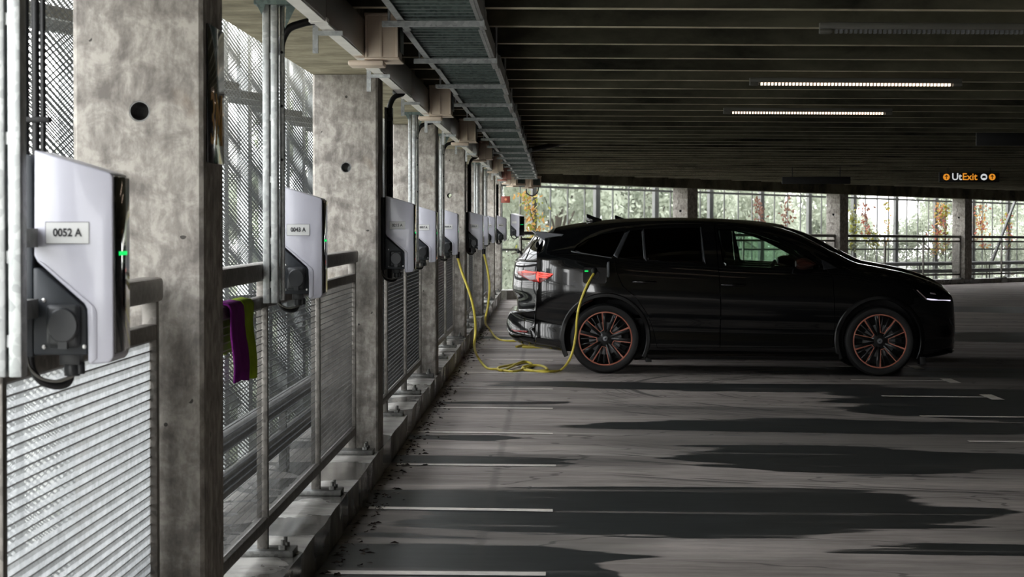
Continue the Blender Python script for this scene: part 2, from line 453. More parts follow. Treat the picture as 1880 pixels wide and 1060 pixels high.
# kerbs
def kerb(name, label, pts):
    mb = MB(); n = len(pts) - 1
    for i in range(n):
        (a, b) = pts[i], pts[i + 1]
        mb.add([a[0], a[1], a[2], a[3], b[0], b[1], b[2], b[3]], [(0, 4, 5, 1), (1, 5, 6, 2), (2, 6, 7, 3), (3, 7, 4, 0)])
    mb.add(list(pts[0]), [(0, 1, 2, 3)]); mb.add(list(pts[-1]), [(3, 2, 1, 0)])
    return tag(mb.build(name, M['curb']), label, 'curb')
pts = []; y = YB
while y < ym + .31:
    e = R.uniform(-.006, .006)
    pts.append(((-1.75, y, -.3), (-1.02, y, -.3), (-1.0 + e - .012, y, .17 + e * .3), (-1.75, y, .17))); y += .33
kerb('concrete_curb', 'long wet stained concrete kerb under the near row of columns and mesh railings', pts)
pts = []
for i in range(77):
    t = -7.2 + i * .425; r = []
    for p, z in ((-.75, -.3), (0, -.3), (.01, .17), (-.75, .17)):
        q = far(p, t, z); r.append((q.x, q.y, q.z))
    pts.append(tuple(r))
kerb('concrete_curb', 'distant concrete kerb under the angled far railing behind the parked car', pts)
# unseen sides of the garage
mb = MB(); mb.box(XR, XR + .25, YB, facy(XR) + .5, -.4, 3.05); tag(mb.build('wall_right', M['wallc']), kind='structure')
mb = MB(); mb.box(-1.4, XR, YB - .25, YB, -.4, 3.05); tag(mb.build('wall_back', M['wallc']), kind='structure')
mb = MB(); mb.box(-120, 160, -60, 260, -2.2, -2.0); tag(mb.build('ground', M['ground']), kind='structure')

# ------------------------------------------------------------------ columns
def column_mesh(h, hz):
    mb = MB(); mb.box(-.38, 0, 0, .46, 0, h)
    me = mb.mesh('concrete_column', M['column'])
    bm = bmesh.new(); bm.from_mesh(me)
    bmesh.ops.bevel(bm, geom=[e for e in bm.edges if abs(e.verts[0].co.z - e.verts[1].co.z) > 1], offset=.012, segments=1, affect='EDGES')
    bm.to_mesh(me); bm.free()
    c = MB(); c.cyl((-.185, -.1, hz), (-.185, .6, hz), .031, 24)
    me = boolean(me, [c.mesh('c', M['column'])])
    me.shade_smooth(); me.set_sharp_from_angle(angle=.5); me.name = 'concrete_column'
    if not me.materials: me.materials.append(M['column'])
    return me
cm = column_mesh(2.2, 1.66)
ordn = ('nearest', 'second', 'third', 'fourth', 'fifth', 'sixth', 'seventh')
liner = MB(); liner.lathe([(.0305, 0), (.0305, .458), (.027, .458), (.027, 0)], 'y', 24, (-.185, .001, 1.66), closed=True)
lm = liner.mesh('hole_liner', M['galvd'])
def column(loc, rz, label):
    t = link(cm, 'concrete_column'); t.location = loc; t.rotation_euler = (0, 0, rz)
    tag(t, label, 'column')
    o = link(lm, 'hole_liner', t); o['label'] = 'round hole liner'
for kx in range(1, 8):
    lab = ('nearest weathered concrete column with round hole and black sign on its side', 'second concrete column, behind the charger with plate 0043 A',
           'third concrete column of the left row, behind plate 0215 A', 'fourth concrete column of the left row', 'fifth concrete column of the left row',
           'sixth concrete column of the left row, behind the yellow cables', 'seventh, last and smallest concrete column of the left row at the corner')[kx - 1]
    column((-1.02, PITCH * kx if kx < 7 else 51.0, .168), 0, lab)
for kx, lab in enumerate(('far concrete column above the roof of the car', 'far concrete column behind the windscreen of the car', 'far concrete column beyond the bonnet of the car')):
    q = far(0, 7.5 * kx, .166); column(q, TH, lab)

# ------------------------------------------------------------------ railings
def infill(Wd, H, dx=.00068, wy=-.0026):
    """ribbed expanded metal: rows of leaning strands between bond lines"""
    mb = MB(); pz = .0275; n = int(H / pz); py = .0135; m = int(Wd / py)
    for i in range(n + 1):
        z = i * H / n
        mb.add([(.0005, 0, z - .0035), (.0005, Wd, z - .0035), (.0045, Wd, z + .0025), (.0045, 0, z + .0025)], [(0, 1, 2, 3)])
    hz = H / n
    for i in range(n):
        z0 = i * hz; z1 = z0 + hz
        for j in range(m):
            y = (j + (.5 if i % 2 else 0)) * py
            if y + py > Wd: continue
            zc = (z0 + z1) / 2; bow = .0035
            mb.add([(-dx / 2, y + wy, z0), (dx / 2, y, z0), (dx / 2 + bow * .3, y + bow, zc), (-dx / 2 + bow * .3, y + wy + bow, zc),
                    (dx / 2, y, z1), (-dx / 2, y + wy, z1)], [(0, 1, 2, 3), (3, 2, 4, 5)])
    return mb.mesh('infill_panel', M['strand'], fix=False)
def railing(L, npan, label, dx=.00068, wy=-.0026):
    t = thing('railing', label, 'railing')
    Wp = L / npan; ip = infill(Wp - .06, .835, dx, wy)
    mb = MB(); mb.box(-.035, .035, 0, L, 1.275, 1.345); mb.build('handrail', M['rail'], t, .012)
    mb = MB(); mb.box(-.02, .02, 0, L, 1.165, 1.21); mb.build('top_rail', M['rail'], t, .004)
    mb = MB(); mb.box(-.022, .022, 0, L, .275, .32); mb.build('bottom_rail', M['rail'], t, .004)
    for i in range(npan + 1):
        y = min(max(i * Wp, .025), L - .025)
        mb = MB(); mb.box(-.022, .022, y - .022, y + .022, .19, 1.275); po = mb.build('post', M['rail'], t, .003)
        y = min(max(y, .1), L - .1)
        mb = MB(); mb.box(-.16, .13, y - .1, y + .1, .17, .195); mb.build('base_plate', M['galvd'], po, .003)
        for s in (-1, 1):
            mb = MB(); mb.cyl((.085, y + s * .055, .195), (.085, y + s * .055, .235), .008, 8)
            mb.lathe([(.0175, .196), (.0175, .213)], 'z', 6, (.085, y + s * .055, 0)); mb.build('bolt', M['galvd'], po)
    for i in range(npan):
        o = link(ip, 'infill_panel', t); o.location = (0, i * Wp + .03, .325)
    return t
r0 = railing(2.15, 1, 'nearest mesh railing, below the charger with plate 0052 A', .0027, .0022); r0.location = (-1.165, 5.36, 0)
r1 = railing(7.0, 3, 'mesh railing between the nearest and second columns, hung with two towels'); r1.location = (-1.165, PITCH + .5, 0)
for kx, lab in ((2, 'mesh railing between the second and third columns of the left row'), (3, 'mesh railing between the third and fourth columns of the left row'),
                (4, 'mesh railing between the fourth and fifth columns of the left row'), (5, 'mesh railing between the fifth and sixth columns of the left row')):
    dup(r1, (-1.165, PITCH * kx + .5, 0), (0, 0, 0), lab)
r6 = railing(5.1, 2, 'mesh railing between the sixth and last columns of the left row'); r6.location = (-1.165, PITCH * 6 + .5, 0)
for t0, lab in ((.48, 'far mesh railing hidden mostly behind the car, left of the windscreen column'), (7.98, 'far mesh railing between the two columns beyond the bonnet'),
                (15.48, 'far mesh railing at the right edge of the photo')):
    q = far(-.145, t0); dup(r1, q, (math.atan(SL), 0, TH), lab)
r9 = railing(6.4, 3, 'far mesh railing seen behind the tail of the car'); r9.location = far(-.145, -6.5); r9.rotation_euler = (math.atan(SL), 0, TH)
# guard pipes outside the railings
for z, n in ((.53, 'upper'), (.33, 'lower')):
    mb = MB(); mb.cyl((-1.47, 4.2, z), (-1.47, 50.8, z), .05, 14); o = mb.build('guard_pipe', M['galvd'], None, 0, 50)
    tag(o, n + ' horizontal steel guard pipe running outside the left row of railings', 'pipe')
    for kx in range(6):
        y = 5.3 + PITCH * kx + (1.2 if n == 'upper' else 1.35); sb = MB(); sb.box(-1.49, -1.45, y, y + .04, .165, z); sb.build('pipe_support', M['galvd'], o)
    mb = MB(); a, b = far(-.45, -6, z + .06), far(-.45, 24, z + .06); mb.cyl(a, b, .052, 14); o = mb.build('guard_pipe', M['galvd'], None, 0, 50)
    tag(o, n + ' horizontal steel guard pipe outside the angled far railings', 'pipe')
    for kx in range(7):
        q = far(-.45, -5.5 + 4.6 * kx + (.2 if n == 'upper' else 0)); sb = MB(); sb.box(q.x - .02, q.x + .02, q.y - .02, q.y + .02, q.z + .16, q.z + z + .06); sb.build('pipe_support', M['galvd'], o)

# ------------------------------------------------------------------ expanded-metal facade screens
def lattice(Wd, H, py=.065, pz=.026, sw=.0065):
    """two crossing families of flat strands"""
    mb = MB(); k = pz / py
    for sg in (1, -1):
        c = -Wd * k if sg > 0 else 0
        cmax = H if sg > 0 else H + Wd * k
        while c < cmax:
            pts = []
            # z = c + sg*k*y
            y0, y1 = 0, Wd; z0, z1 = c, c + sg * k * Wd
            lo, hi = 0, Wd
            if sg > 0:
                lo = max(0, -c / k); hi = min(Wd, (H - c) / k)
            else:
                lo = max(0, (c - H) / k); hi = min(Wd, c / k)
            if hi - lo > .02:
                a, b = c + sg * k * lo, c + sg * k * hi; h = sw / 2
                x = .001 * sg
                mb.add([(x - .001, lo, a - h), (x - .001, hi, b - h), (x + .001, hi, b + h), (x + .001, lo, a + h)], [(0, 1, 2, 3)])
            c += pz
    return mb
SH = 4.2
lat1 = lattice(1.27, SH).mesh('expanded_mesh', M['screen'], fix=False)
lat2 = lattice(2.42, SH).mesh('expanded_mesh', M['screen'], fix=False)
def screen(Wd, lat, nm, post=.09):
    t = thing('mesh_screen', 'x', 'screen')
    o = link(lat, 'expanded_mesh', t); o.location = (0, .03, -.9)
    mb = MB(); mb.box(-.05, .03, -post / 2, post / 2, -2.1, 3.3); mb.build('post', M['galvd'] if nm else M['galv'], t, .004)
    for i in range(1, nm + 1):
        y = Wd * i / (nm + 1); mb = MB(); mb.box(-.03, -.004, y - .012, y + .012, -.9, 3.3); mb.build('mullion', M['galvd'], t)
    for z in (.95 if nm else 1.0, 2.26):
        mb = MB(); mb.box(-.035, -.003, .03, Wd - .02, z, z + .045); mb.build('crossbar', M['galvd'], t)
    return t
s1 = screen(1.3, lat1, 0, .08)
ang = math.atan2(-.26, 1.25)
n = 0
for j in range(-1, 30):
    y = 6.05 + 1.25 * j + (.0)
    kx = int(y // PITCH)
    g = 'mesh screen panels outside the %s left railing' % ('first', 'second', 'third', 'fourth', 'fifth', 'sixth', 'seventh')[min(max(kx, 0), 6)]
    lab = 'slanted expanded metal screen panel standing outside the %s railing of the left row' % ('first', 'second', 'third', 'fourth', 'fifth', 'sixth', 'seventh')[min(max(kx, 0), 6)]
    if n == 0: s1.location = (-2.05, y, 0); s1.rotation_euler = (0, 0, ang); tag(s1, lab, None, g)
    else: dup(s1, (-2.05, y, 0), (0, 0, ang), lab, g)
    n += 1
s2 = screen(2.5, lat2, 3, .15)
flab = ['behind the last column and the farthest charger', 'left of the shark fins of the car', 'just behind the shark fins of the car', 'left of the column above the car roof',
        'right of the column above the car roof', 'above the front doors of the car', 'left of the column behind the windscreen', 'right of the windscreen column with green vine',
        'midway between the two columns beyond the bonnet', 'left of the last far column with red vine', 'right of the last far column', 'near the right edge of the photo', 'farthest right of all']
for j, fl in enumerate(flab):
    q = far(-1.0, -7.2 + 2.5 * j); lab = 'tall far mesh screen panel ' + fl
    rot = (math.atan(SL), 0, TH - .05)
    if j == 0: s2.location = q; s2.rotation_euler = rot; s2['label'] = lab
    else: dup(s2, q, rot, lab)

# ------------------------------------------------------------------ chargers
def charger(txt, label, short=False):
    t = thing('charging_station', label, 'charger')
    sh = [(.002, .457), (.185, .408), (.192, .398), (.192, .016), (.182, .004), (.136, 0), (.13, .006), (.128, .118), (.121, .13), (.008, .219), (0, .232)]
    mb = MB(); mb.prism(sh, 'y', 0, .2); mb.build('shell', M['shell'], t, .009, 35, 3)
    # raised lip along the lower flank
    mb = MB(); mb.prism([(.03, .212), (.145, .125), (.152, .112), (.152, .012), (.14, .004), (.134, .004), (.132, .12), (.124, .134), (.012, .222)], 'y', -.0025, .2025)
    mb.build('shell_lip', M['shell'], t, .002, 35)
    mb = MB(); mb.prism([(-.004, .206), (.01, .206), (.12, .122), (.126, .11), (.126, .02), (-.004, .02)], 'y', .007, .193); mb.build('socket_panel', M['dark'], t, .004)
    mb = MB(); mb.box(-.03, -.006, .01, .19, .015, .447); mb.build('back_plate', M['dark'], t, .003)
    sk = MB(); sk.box(.03, .112, -.016, .01, .036, .13); so = sk.build('socket', M['socket'], t, .012, 40, 3)
    mb = MB(); mb.lathe([(.0, -.026), (.034, -.026), (.038, -.022), (.038, -.01)], 'y', 28, (.073, 0, .084)); mb.box(.062, .084, -.025, -.01, .034, .05)
    mb.build('socket_lid', M['socket'], so, 0, 40)
    for x, z in ((.022, .137), (.022, .037), (.12, .038)):
        mb = MB(); mb.lathe([(0, .002), (.0045, .003), (.005, .008)], 'y', 10, (x, 0, z)); mb.build('screw', M['screw'], t, 0, 50)
    mb = MB(); mb.box(.188, .1975, .012, .188, .022, .402); fp = mb.build('front_panel', M['gloss'], t, .004)
    mb = MB(); mb.box(.197, .1988, .045, .093, .232, .2405); mb.box(.197, .1988, .1, .145, .232, .2405); mb.build('status_light', M['green'], fp)
    mb = MB(); mb.box(.028, .134, -.0015, .001, .257, .304); pl = mb.build('number_plate', M['plate'], t)
    mb = MB()
    for a in ((.028, .134, .257, .258), (.028, .134, .303, .304), (.028, .029, .257, .304), (.133, .134, .257, .304)): mb.box(a[0], a[1], -.0019, -.0014, a[2], a[3])
    mb.build('plate_border', M['socket'], pl)
    if txt:
        me = text_mesh(txt, .0235, .0004, name='plate_number', bold=.0007); me.materials.clear(); me.materials.append(M['ink'])
        me.transform(Matrix.Translation((.081, -.0022, .2805)) @ Matrix.Rotation(PI / 2, 4, 'X'))
        link(me, 'plate_number', pl)
    mb = MB(); mb.box(.045, .095, .07, .13, -.005, .03); mb.cyl((.07, .1, -.03), (.07, .1, 0), .02, 14); mb.cyl((.09, .1, -.026), (.09, .1, 0), .012, 12)
    mb.build('cable_gland', M['socket'], t, .002)
    mb = MB(); mb.tube(catmull([(-.02, .06, .06), (-.022, .06, 0), (-.005, .065, -.035), (.03, .08, -.05), (.06, .095, -.045), (.07, .1, -.02)], 5), .009, 8)
    mb.build('supply_cable', M['cable'], t, 0, 60)
    mb = MB(); mb.tube(catmull([(-.03, .05, .05), (-.028, .05, 0), (.0, .05, -.03), (.04, .07, -.04), (.075, .09, -.03)], 5), .0035, 6); mb.build('earth_wire', M['greycable'], t, 0, 60)
    return t
XF, XC = -.93, -.82
spec = [('0052 A', XF, 5.5, 'nearest and largest white charging station, plate 0052 A'), ('0043 A', XF, 10.5, 'white charging station with plate 0043 A beside the towels'),
        ('0215 A', XC, 15.37, 'white charging station with plate 0215 A on the second column'), ('0057 A', XF, 20.7, 'white charging station with plate 0057 A, just right of plate 0215 A'),
        ('0068 A', XF, 25.5, 'white charging station with plate 0068 A feeding the nearer yellow cable'), ('0046 A', XC, 30.45, 'white charging station on the fourth column, feeding the farther yellow cable'),
        ('', XF, 37.4, 'white charging station mostly hidden behind the one feeding the farther yellow cable'), ('0041 A', XF, 41.8, 'pale charging station half hidden left of the last column mounted one'),
        ('0062 A', XC, 46.0, 'small white charging station on the sixth column')]
for tx, xf, y, lab in spec:
    z = 1.5 + {5.5: -.3, 10.5: -.305, 15.37: -.29}.get(y, -.31)
    c = charger(tx, lab); c.scale = (.88, 1, 1); c.location = (xf - .1975 * .88, y, z)
c = charger('', 'farthest charging station at the bend, its lit green front turned to the camera'); q = far(-.09, -6.9, 1.24); c.location = q; c.rotation_euler = (0, 0, TH)

# supporting posts of the railing-mounted chargers
def pole(y, label, three=False):
    t = thing('charger_post', label, 'post', (-1.088, y, 0))
    for i, x in enumerate((-.04, -.008)):
        mb = MB(); mb.box(x, x + .026, -.03, .03, 1.19, 2.36); mb.build('strut', M['galv'], t, .003)
    for z in (1.25, 1.42, 1.66, 1.9, 2.14):
        mb = MB(); mb.box(-.015, -.007, -.02, .02, z, z + .025); mb.build('spacer', M['galv'], t)
    if not three:
        mb = MB(); mb.box(.02, .038, .03, .06, 1.2, 2.36); mb.build('cable_channel', M['galv'], t, .003)
        mb = MB()
        for z in (1.75, 1.96, 2.17): mb.cyl((.029, .029, z), (.029, .032, z), .006, 8)
        mb.build('channel_hole', M['black'], t)
    mb = MB(); mb.box(-.07, .1, -.06, .09, 2.35, 2.37)
    mb.prism([(-.06, 2.35), (-.025, 2.35), (-.04, 2.31)], 'y', -.055, -.05); mb.prism([(.05, 2.35), (.09, 2.35), (.045, 2.26)], 'y', .0, .005); mb.build('head_bracket', M['tray'], t)
    mb = MB(); mb.box(-.03, -.006, .03, .265, 1.45, 1.49); mb.box(-.03, -.006, .03, .265, 1.3, 1.34); mb.build('mounting_arm', M['galvd'], t)
    return t
pls = ('galvanised double strut post at the left edge beside plate 0052 A', 'galvanised double strut post holding the charger with plate 0043 A', 'galvanised strut post in front of the third column of the left row',
       'galvanised strut post at the left edge of the fourth column', 'distant strut post of the hidden charger behind the fourth column', 'distant strut post just left of the sixth column')
for (y, lab) in zip((5.23, 10.1, 20.25, 25.1, 37.1, 41.5), pls): pole(y, lab, y < 6)
# dark cable channels on the far edge of the columns that carry chargers
for y, lab in ((15.58, 'dark cable channel up the edge of the second column above plate 0215 A'), (30.6, 'dark cable channel up the edge of the fourth column'), (46.0, 'dark cable channel up the edge of the sixth column')):
    t = thing('cable_channel', lab, 'cable channel', (-1.0, y, 0))
    mb = MB(); mb.box(-.012, .0, 0, .09, 1.16, 2.2); mb.build('back_strip', M['galvd'], t)
    mb = MB(); mb.box(0, .035, .08, .09, 1.16, 2.2); mb.build('flange', M['galv'], t)
    for xx in (.01, .024):
        mb = MB(); mb.cyl((xx, .045, 1.16), (xx, .045, 2.2), .0075, 8); mb.build('cable', M['cable'], t, 0, 50)
    for z in (1.72, 1.96, 2.12):
        mb = MB(); mb.box(0, .036, .03, .06, z, z + .02); mb.build('clip', M['black'], t)
# three black cables rising beside the nearest post
mb0 = None
for i in range(3):
    x = (-1.141, -1.119, -1.103)[i]
    mb = MB(); mb.tube([(x, 5.6, 1.645), (x, 5.6, 2.36)], (.0085, .009, .0065)[i], 8)
    o = mb.build('power_cable', M['cable'], None, 0, 50)
    tag(o, ('left', 'middle', 'right')[i] + ' one of three black cables rising above plate 0052 A', 'cable')
t = thing('cable_clamp', 'black strap clamp around the three cables, upper of two', 'clamp', (-1.122, 5.6, 2.05))
mb = MB(); mb.box(-.034, .036, -.014, .014, -.006, .006); mb.build('strap', M['black'], t, .003)
dup(t, (-1.122, 5.6, 1.725), (0, 0, 0), 'black strap clamp around the three cables, lower of two')

# ------------------------------------------------------------------ trunking with tap-off boxes
t = thing('busbar_trunking', 'long grey busbar trunking hung over the chargers with pale underside', 'trunking', (-.88, 0, 0))
y = 4.0; j = 0
while y < 50:
    mb = MB(); mb.box(-.06, 0, y, y + 3.02, 2.29, 2.455); mb.build('trunking_length', M['trunk'], t, .004)
    mb = MB(); mb.box(-.056, -.004, y + .02, y + 3.0, 2.284, 2.291); mb.box(-.066, .004, y - .05, y + .05, 2.282, 2.3); mb.build('underside_cover', M['trunkw'], t)
    y += 3.05
for kx in range(13):
    y = 10.5 + 3.05 * kx
    if y > 50: break
    mb = MB(); mb.box(-.092, -.07, y - .01, y + .01, 2.19, 2.5); mb.box(-.09, .03, y - .012, y + .012, 2.262, 2.28); mb.build('bracket', M['galv'], t)
def tapbox(label, mat):
    b = thing('tap_off_box', label, 'electrical box')
    mb = MB(); mb.box(.003, .155, 0, .36, .02, .24); mb.box(-.0, .165, -.004, .364, .222, .24)
    mb.box(-.0, .165, -.004, .364, .02, .032); body = mb.build('box_body', mat, b, .005)
    mb = MB(); mb.box(.07, .084, -.012, -.001, .032, .225); mb.box(.145, .158, -.01, -.001, .032, .225); mb.box(.004, .016, -.01, -.001, .032, .225); mb.build('rib', mat, b, .002)
    mb = MB(); mb.box(-.075, .09, -.01, .2, -.008, .018); mb.build('clamp_foot', mat, b, .008)
    mb = MB(); mb.box(.165, .167, .05, .3, .06, .19); mb.build('side_cover', M['tray'], b)
    return b
tb = tapbox('nearest and largest beige tap off box under the trunking', M['tapbox']); tb.location = (-.88, 12.1, 2.245)
tl = ('second nearest beige tap off box on the trunking', 'third nearest beige tap off box on the trunking', 'fourth nearest beige tap off box on the trunking', 'fifth nearest beige tap off box on the trunking')
for y, lab in zip((18.4, 24.3, 30.8, 37.6), tl): dup(tb, (-.88, y, 2.245), (0, 0, 0), lab)
b = tapbox('reddish tap off box on the trunking, sixth from the camera', M['tapboxred']); b.location = (-.88, 44.6, 2.245)
dup(tb, (-.88, 48.6, 2.245), (0, 0, 0), 'seventh tap off box from the camera, just before the bend')
q = far(.14, -7.3, 2.22); dup(tb, q, (0, 0, TH), 'tap off box at the bend, second farthest'); q = far(.14, -6.75, 2.2); o = dup(tb, q, (0, 0, TH), 'farthest tap off box, past the bend with a hanging wire loop')
mb = MB(); q = far(.2, -6.6, 2.2); mb.tube(catmull([q + Vector((-.1, 0, .02)), q + Vector((-.09, 0, -.1)), q + Vector((.02, 0, -.15)), q + Vector((.12, 0, -.08)), q + Vector((.14, 0, .02))], 6), .012, 8)
tag(mb.build('power_cable', M['cable'], None, 0, 60), 'black wire loop hanging under the farthest tap off box', 'cable')
# feeder cables arcing from the trunking to the posts
fl = ('nearest and thickest black feeder cable, arcing from the trunking to a strut post', 'black feeder cable arcing to the channel on the second column', 'black feeder cable arcing over the top of the third column',
      'black feeder cable arcing in front of the fourth column top', 'black feeder cable arcing to the channel on the fourth column')
for (y, xp), lab in zip(((10.15, -1.065), (15.62, -.985), (20.3, -1.065), (25.15, -1.065), (30.65, -.985)), fl):
    mb = MB(); mb.tube(catmull([(xp, y, 2.16), (xp + .003, y, 2.21), (xp + .03, y, 2.262), (xp + .08, y + .02, 2.285), (-.955, y + .06, 2.295), (-.935, y + .08, 2.3)], 6), [.012] + [.016] * 30, 10)
    mb.v = mb.v; tag(mb.build('feeder_cable', M['cable'], None, 0, 60), lab, 'cable')

# ------------------------------------------------------------------ cable ladder under the tees
t = thing('cable_ladder', 'long dark cable ladder tray hung beside the trunking below the ceiling', 'cable tray', (0, 0, 0))
ZL = 2.40
for x, nm in ((-.69, 'side_rail'), (-.325, 'side_rail')):
    y = 3
    while y < 51:
        mb = MB(); off = .006 if int(y) % 2 else -.004
        mb.box(x + off, x + .014 + off, y, y + 2.98, ZL - .005, ZL + .075); mb.box(x + off - (.0 if x > -.5 else -.0), x + off + (.03 if x < -.5 else -.016), y, y + 2.98, ZL - .008, ZL - .003)
        mb.build('side_rail', M['galv'], t); y += 3.0
mb = MB(); y = 3
while y < 51: mb.box(-.68, -.32, y, y + .045, ZL + .004, ZL + .02); y += .176
tag(mb.build('rung', M['tray'], t), kind='stuff')
for i in range(18):
    y = 6.2 + 2.6 * i
    if y > 50.5: break
    mb = MB(); mb.box(-.75, -.3, y - .02, y + .02, ZL - .035, ZL - .01); mb.cyl((-.72, y, ZL - .03), (-.72, y, 2.9), .006, 6); mb.cyl((-.305, y, ZL - .03), (-.305, y, 2.9), .006, 6)
    mb.build('hanger', M['galv'], t)
mb = MB()
for i in range(9): mb.tube([(-.65 + .038 * i + .004 * math.sin(y_), y_, ZL + .038) for y_ in (3, 9, 15, 22, 30, 38, 50.8)], .017, 6)
tag(mb.build('tray_cable', M['traydark'], t), kind='stuff')
# dark downpipe
mb = MB(); mb.tube([(-.28, 31.6, 2.40), (.24, 32.9, 2.545), (.24, 32.9, 2.9)], .032, 12)
tag(mb.build('drain_pipe', M['black'], None, 0, 60), 'dark drain pipe slanting down from the ceiling beside the cable ladder', 'pipe')

# ------------------------------------------------------------------ lights
def led(x0, x1, y, lit, label):
    z = cz((x0 + x1) / 2) - .05
    t = thing('strip_light', label, 'light', ((x0 + x1) / 2, y, z)); h = (x1 - x0) / 2
    t.rotation_euler = (0, .006, 0)
    mb = MB(); mb.box(-h - .06, h + .06, -.03, .03, .012, .045); mb.build('housing', M['ledcase'], t, .004)
    for s in (-1, 1):
        mb = MB(); mb.box(s * (h + .03) - .03, s * (h + .03) + .03, -.035, .035, -.008, .014); mb.build('end_cap', M['ledcase'], t, .004)
    mb = MB()
    n = 54
    for i in range(n):
        x = -h + .01 + (2 * h - .02) * (i + .5) / n; r = (2 * h) / n * .25
        mb.box(x - r, x + r, -.022, .022, -.006, .013)
    mb.build('diode_row', M['led'] if lit else M['ledoff'], t)
led(1.38, 2.68, 17.46, True, 'lit dotted strip light on the ceiling, the upper and longer of two')
led(1.5, 2.8, 21.95, True, 'lit dotted strip light on the ceiling, lower of two')
led(1.36, 2.66, 12.7, False, 'unlit strip light on the ceiling at the upper right corner')
led(1.4, 2.7, 8.1, True, 'strip light on the ceiling above the camera side of the lane')

# ------------------------------------------------------------------ signs
sg_or = emit('sign orange', (1, .36, .03, 1), .2); sg_wh = emit('sign white', (.85, .88, .9, 1), .19)
def board(name, label, x0, x1, y0, y1, d):
    a, b = W(x0, y0, d), W(x1, y1, d)
    t = thing(name, label, 'sign', ((a.x + b.x) / 2, d, (a.z + b.z) / 2)); hw, hh = (b.x - a.x) / 2, (a.z - b.z) / 2
    mb = MB(); mb.box(-hw, hw, 0, .07, -hh, hh); mb.build('panel', M['black'], t, .004)
    top = cz(t.location.x) - t.location.z
    for s in (-.7, .7):
        mb = MB(); mb.cyl((s * hw, .035, hh), (s * hw, .035, top + .1), .008, 8); mb.build('hanger', M['black'], t)
    return t, hw, hh
board('hanging_sign', 'blank black hanging sign above the windscreen of the car', 1435, 1560, 325, 338, 45)
board('hanging_sign', 'blank black hanging sign cut by the right edge of the photo', 1790, 1905, 243, 268, 28)
t, hw, hh = board('exit_sign', 'lit hanging sign reading Ut Exit with arrows and a car symbol', 1722, 1832, 317, 335, 44.3)
pxm = 44.3 / F
def put(me, mat, px, name, py=325.5):
    me.materials.clear(); me.materials.append(mat)
    me.transform(Matrix.Translation(((px - 1777) * pxm, -.004, (326 - py) * pxm)) @ Matrix.Rotation(PI / 2, 4, 'X')); link(me, name, t)
put(text_mesh('Ut', .165, .003, bold=.0025), sg_wh, 1754, 'lettering'); put(text_mesh('Exit', .165, .003, bold=.0025), sg_or, 1777.5, 'lettering')
def disc(px, mat, kind):
    x = (px - 1777) * pxm; z = .5 * pxm; r = 6 * pxm
    mb = MB(); mb.lathe([(0, -.006), (r, -.006), (r, .0)], 'y', 28, (x, 0, z)); o = mb.build('symbol_disc', mat, t)
    mb = MB()
    if kind == 'arrow':
        mb.prism([(x, z + r * .72), (x + r * .55, z + r * .1), (x + r * .3, z + r * .02), (x + r * .12, z + r * .3), (x + r * .12, z - r * .65), (x - r * .12, z - r * .65), (x - r * .12, z + r * .3), (x - r * .3, z + r * .02), (x - r * .55, z + r * .1)], 'y', -.009, -.005)
    else:
        mb.prism([(x - r * .6, z - r * .3), (x + r * .6, z - r * .3), (x + r * .6, z + r * .05), (x + r * .35, z + r * .4), (x - r * .35, z + r * .4), (x - r * .6, z + r * .05)], 'y', -.009, -.005)
    mb.build('symbol', M['black'], o)
disc(1735, sg_or, 'arrow'); disc(1803.5, sg_wh, 'car'); disc(1818.5, sg_or, 'arrow')
# black sign on the side of the nearest column
t = thing('column_sign', 'glossy black sign with ochre 3M on the side of the nearest column', 'sign', (-1.019, PITCH + .02, 1.68))
mb = MB(); mb.box(0, .006, .05, .42, 0, .41); mb.build('sign_panel', M['signgloss'], t, .002)
me = text_mesh('3M', .225, .0005, name='sign_lettering'); me.materials.clear(); me.materials.append(M['signyellow'])
me.transform(Matrix.Translation((.0066, .235, .125)) @ Matrix.Rotation(PI / 2, 4, 'Z') @ Matrix.Rotation(PI / 2, 4, 'X')); link(me, 'sign_lettering', t)
# fire call point
t = thing('fire_call_point', 'small rust red call point box by the last left column', 'call point', (-.9, 50.9, 1.91))
mb = MB(); mb.box(-.115, .06, 0, .06, 0, .13); mb.build('casing', M['redbox'], t, .006); mb = MB(); mb.lathe([(0, -.004), (.024, -.004), (.024, .003)], 'y', 18, (-.025, 0, .068)); mb.build('glass_disc', M['reddot'], t)

# ------------------------------------------------------------------ towels on the rail
def towel(y0, wd, zb_in, zb_out, mat, label, ph):
    mb = MB(); rows = []
    prof = [(.028, zb_in)] + [(.026 + .004 * math.sin(i), zb_in + (1.2 - zb_in) * i / 8) for i in range(1, 9)] + [(.021, 1.213), (.0, 1.218), (-.022, 1.212)] + [(-.026, 1.2 - (1.2 - zb_out) * i / 6) for i in range(1, 7)]
    for j, (x, z) in enumerate(prof):
        r = []
        for i in range(13):
            u = i / 12; hang = max(0, 1.2 - z)
            r.append((x + (1 if x > 0 else -1) * (.006 + .012 * min(1, hang * 8) * (1 + math.sin(u * 9 + ph))), y0 + wd * (u + .06 * math.sin(z * 14 + ph) * hang * 3) * 1.0, z + .008 * math.sin(u * 5 + ph) * hang * 4))
        rows.append(r)
    mb.grid(rows); o = mb.build('towel', mat, None, 0, 80, fix=False)
    md = o.modifiers.new('thick', 'SOLIDIFY'); md.thickness = .007; md.offset = 1
    o.location = (-1.165, 0, 0); tag(o, label, 'towel'); return o
towel(9.04, .36, .94, 1.0, M['purple'], 'purple towel hung over the railing by the nearest column', 0)
towel(9.42, .3, .935, 1.02, M['lime'], 'lime green towel hung over the railing beside the purple one', 2)

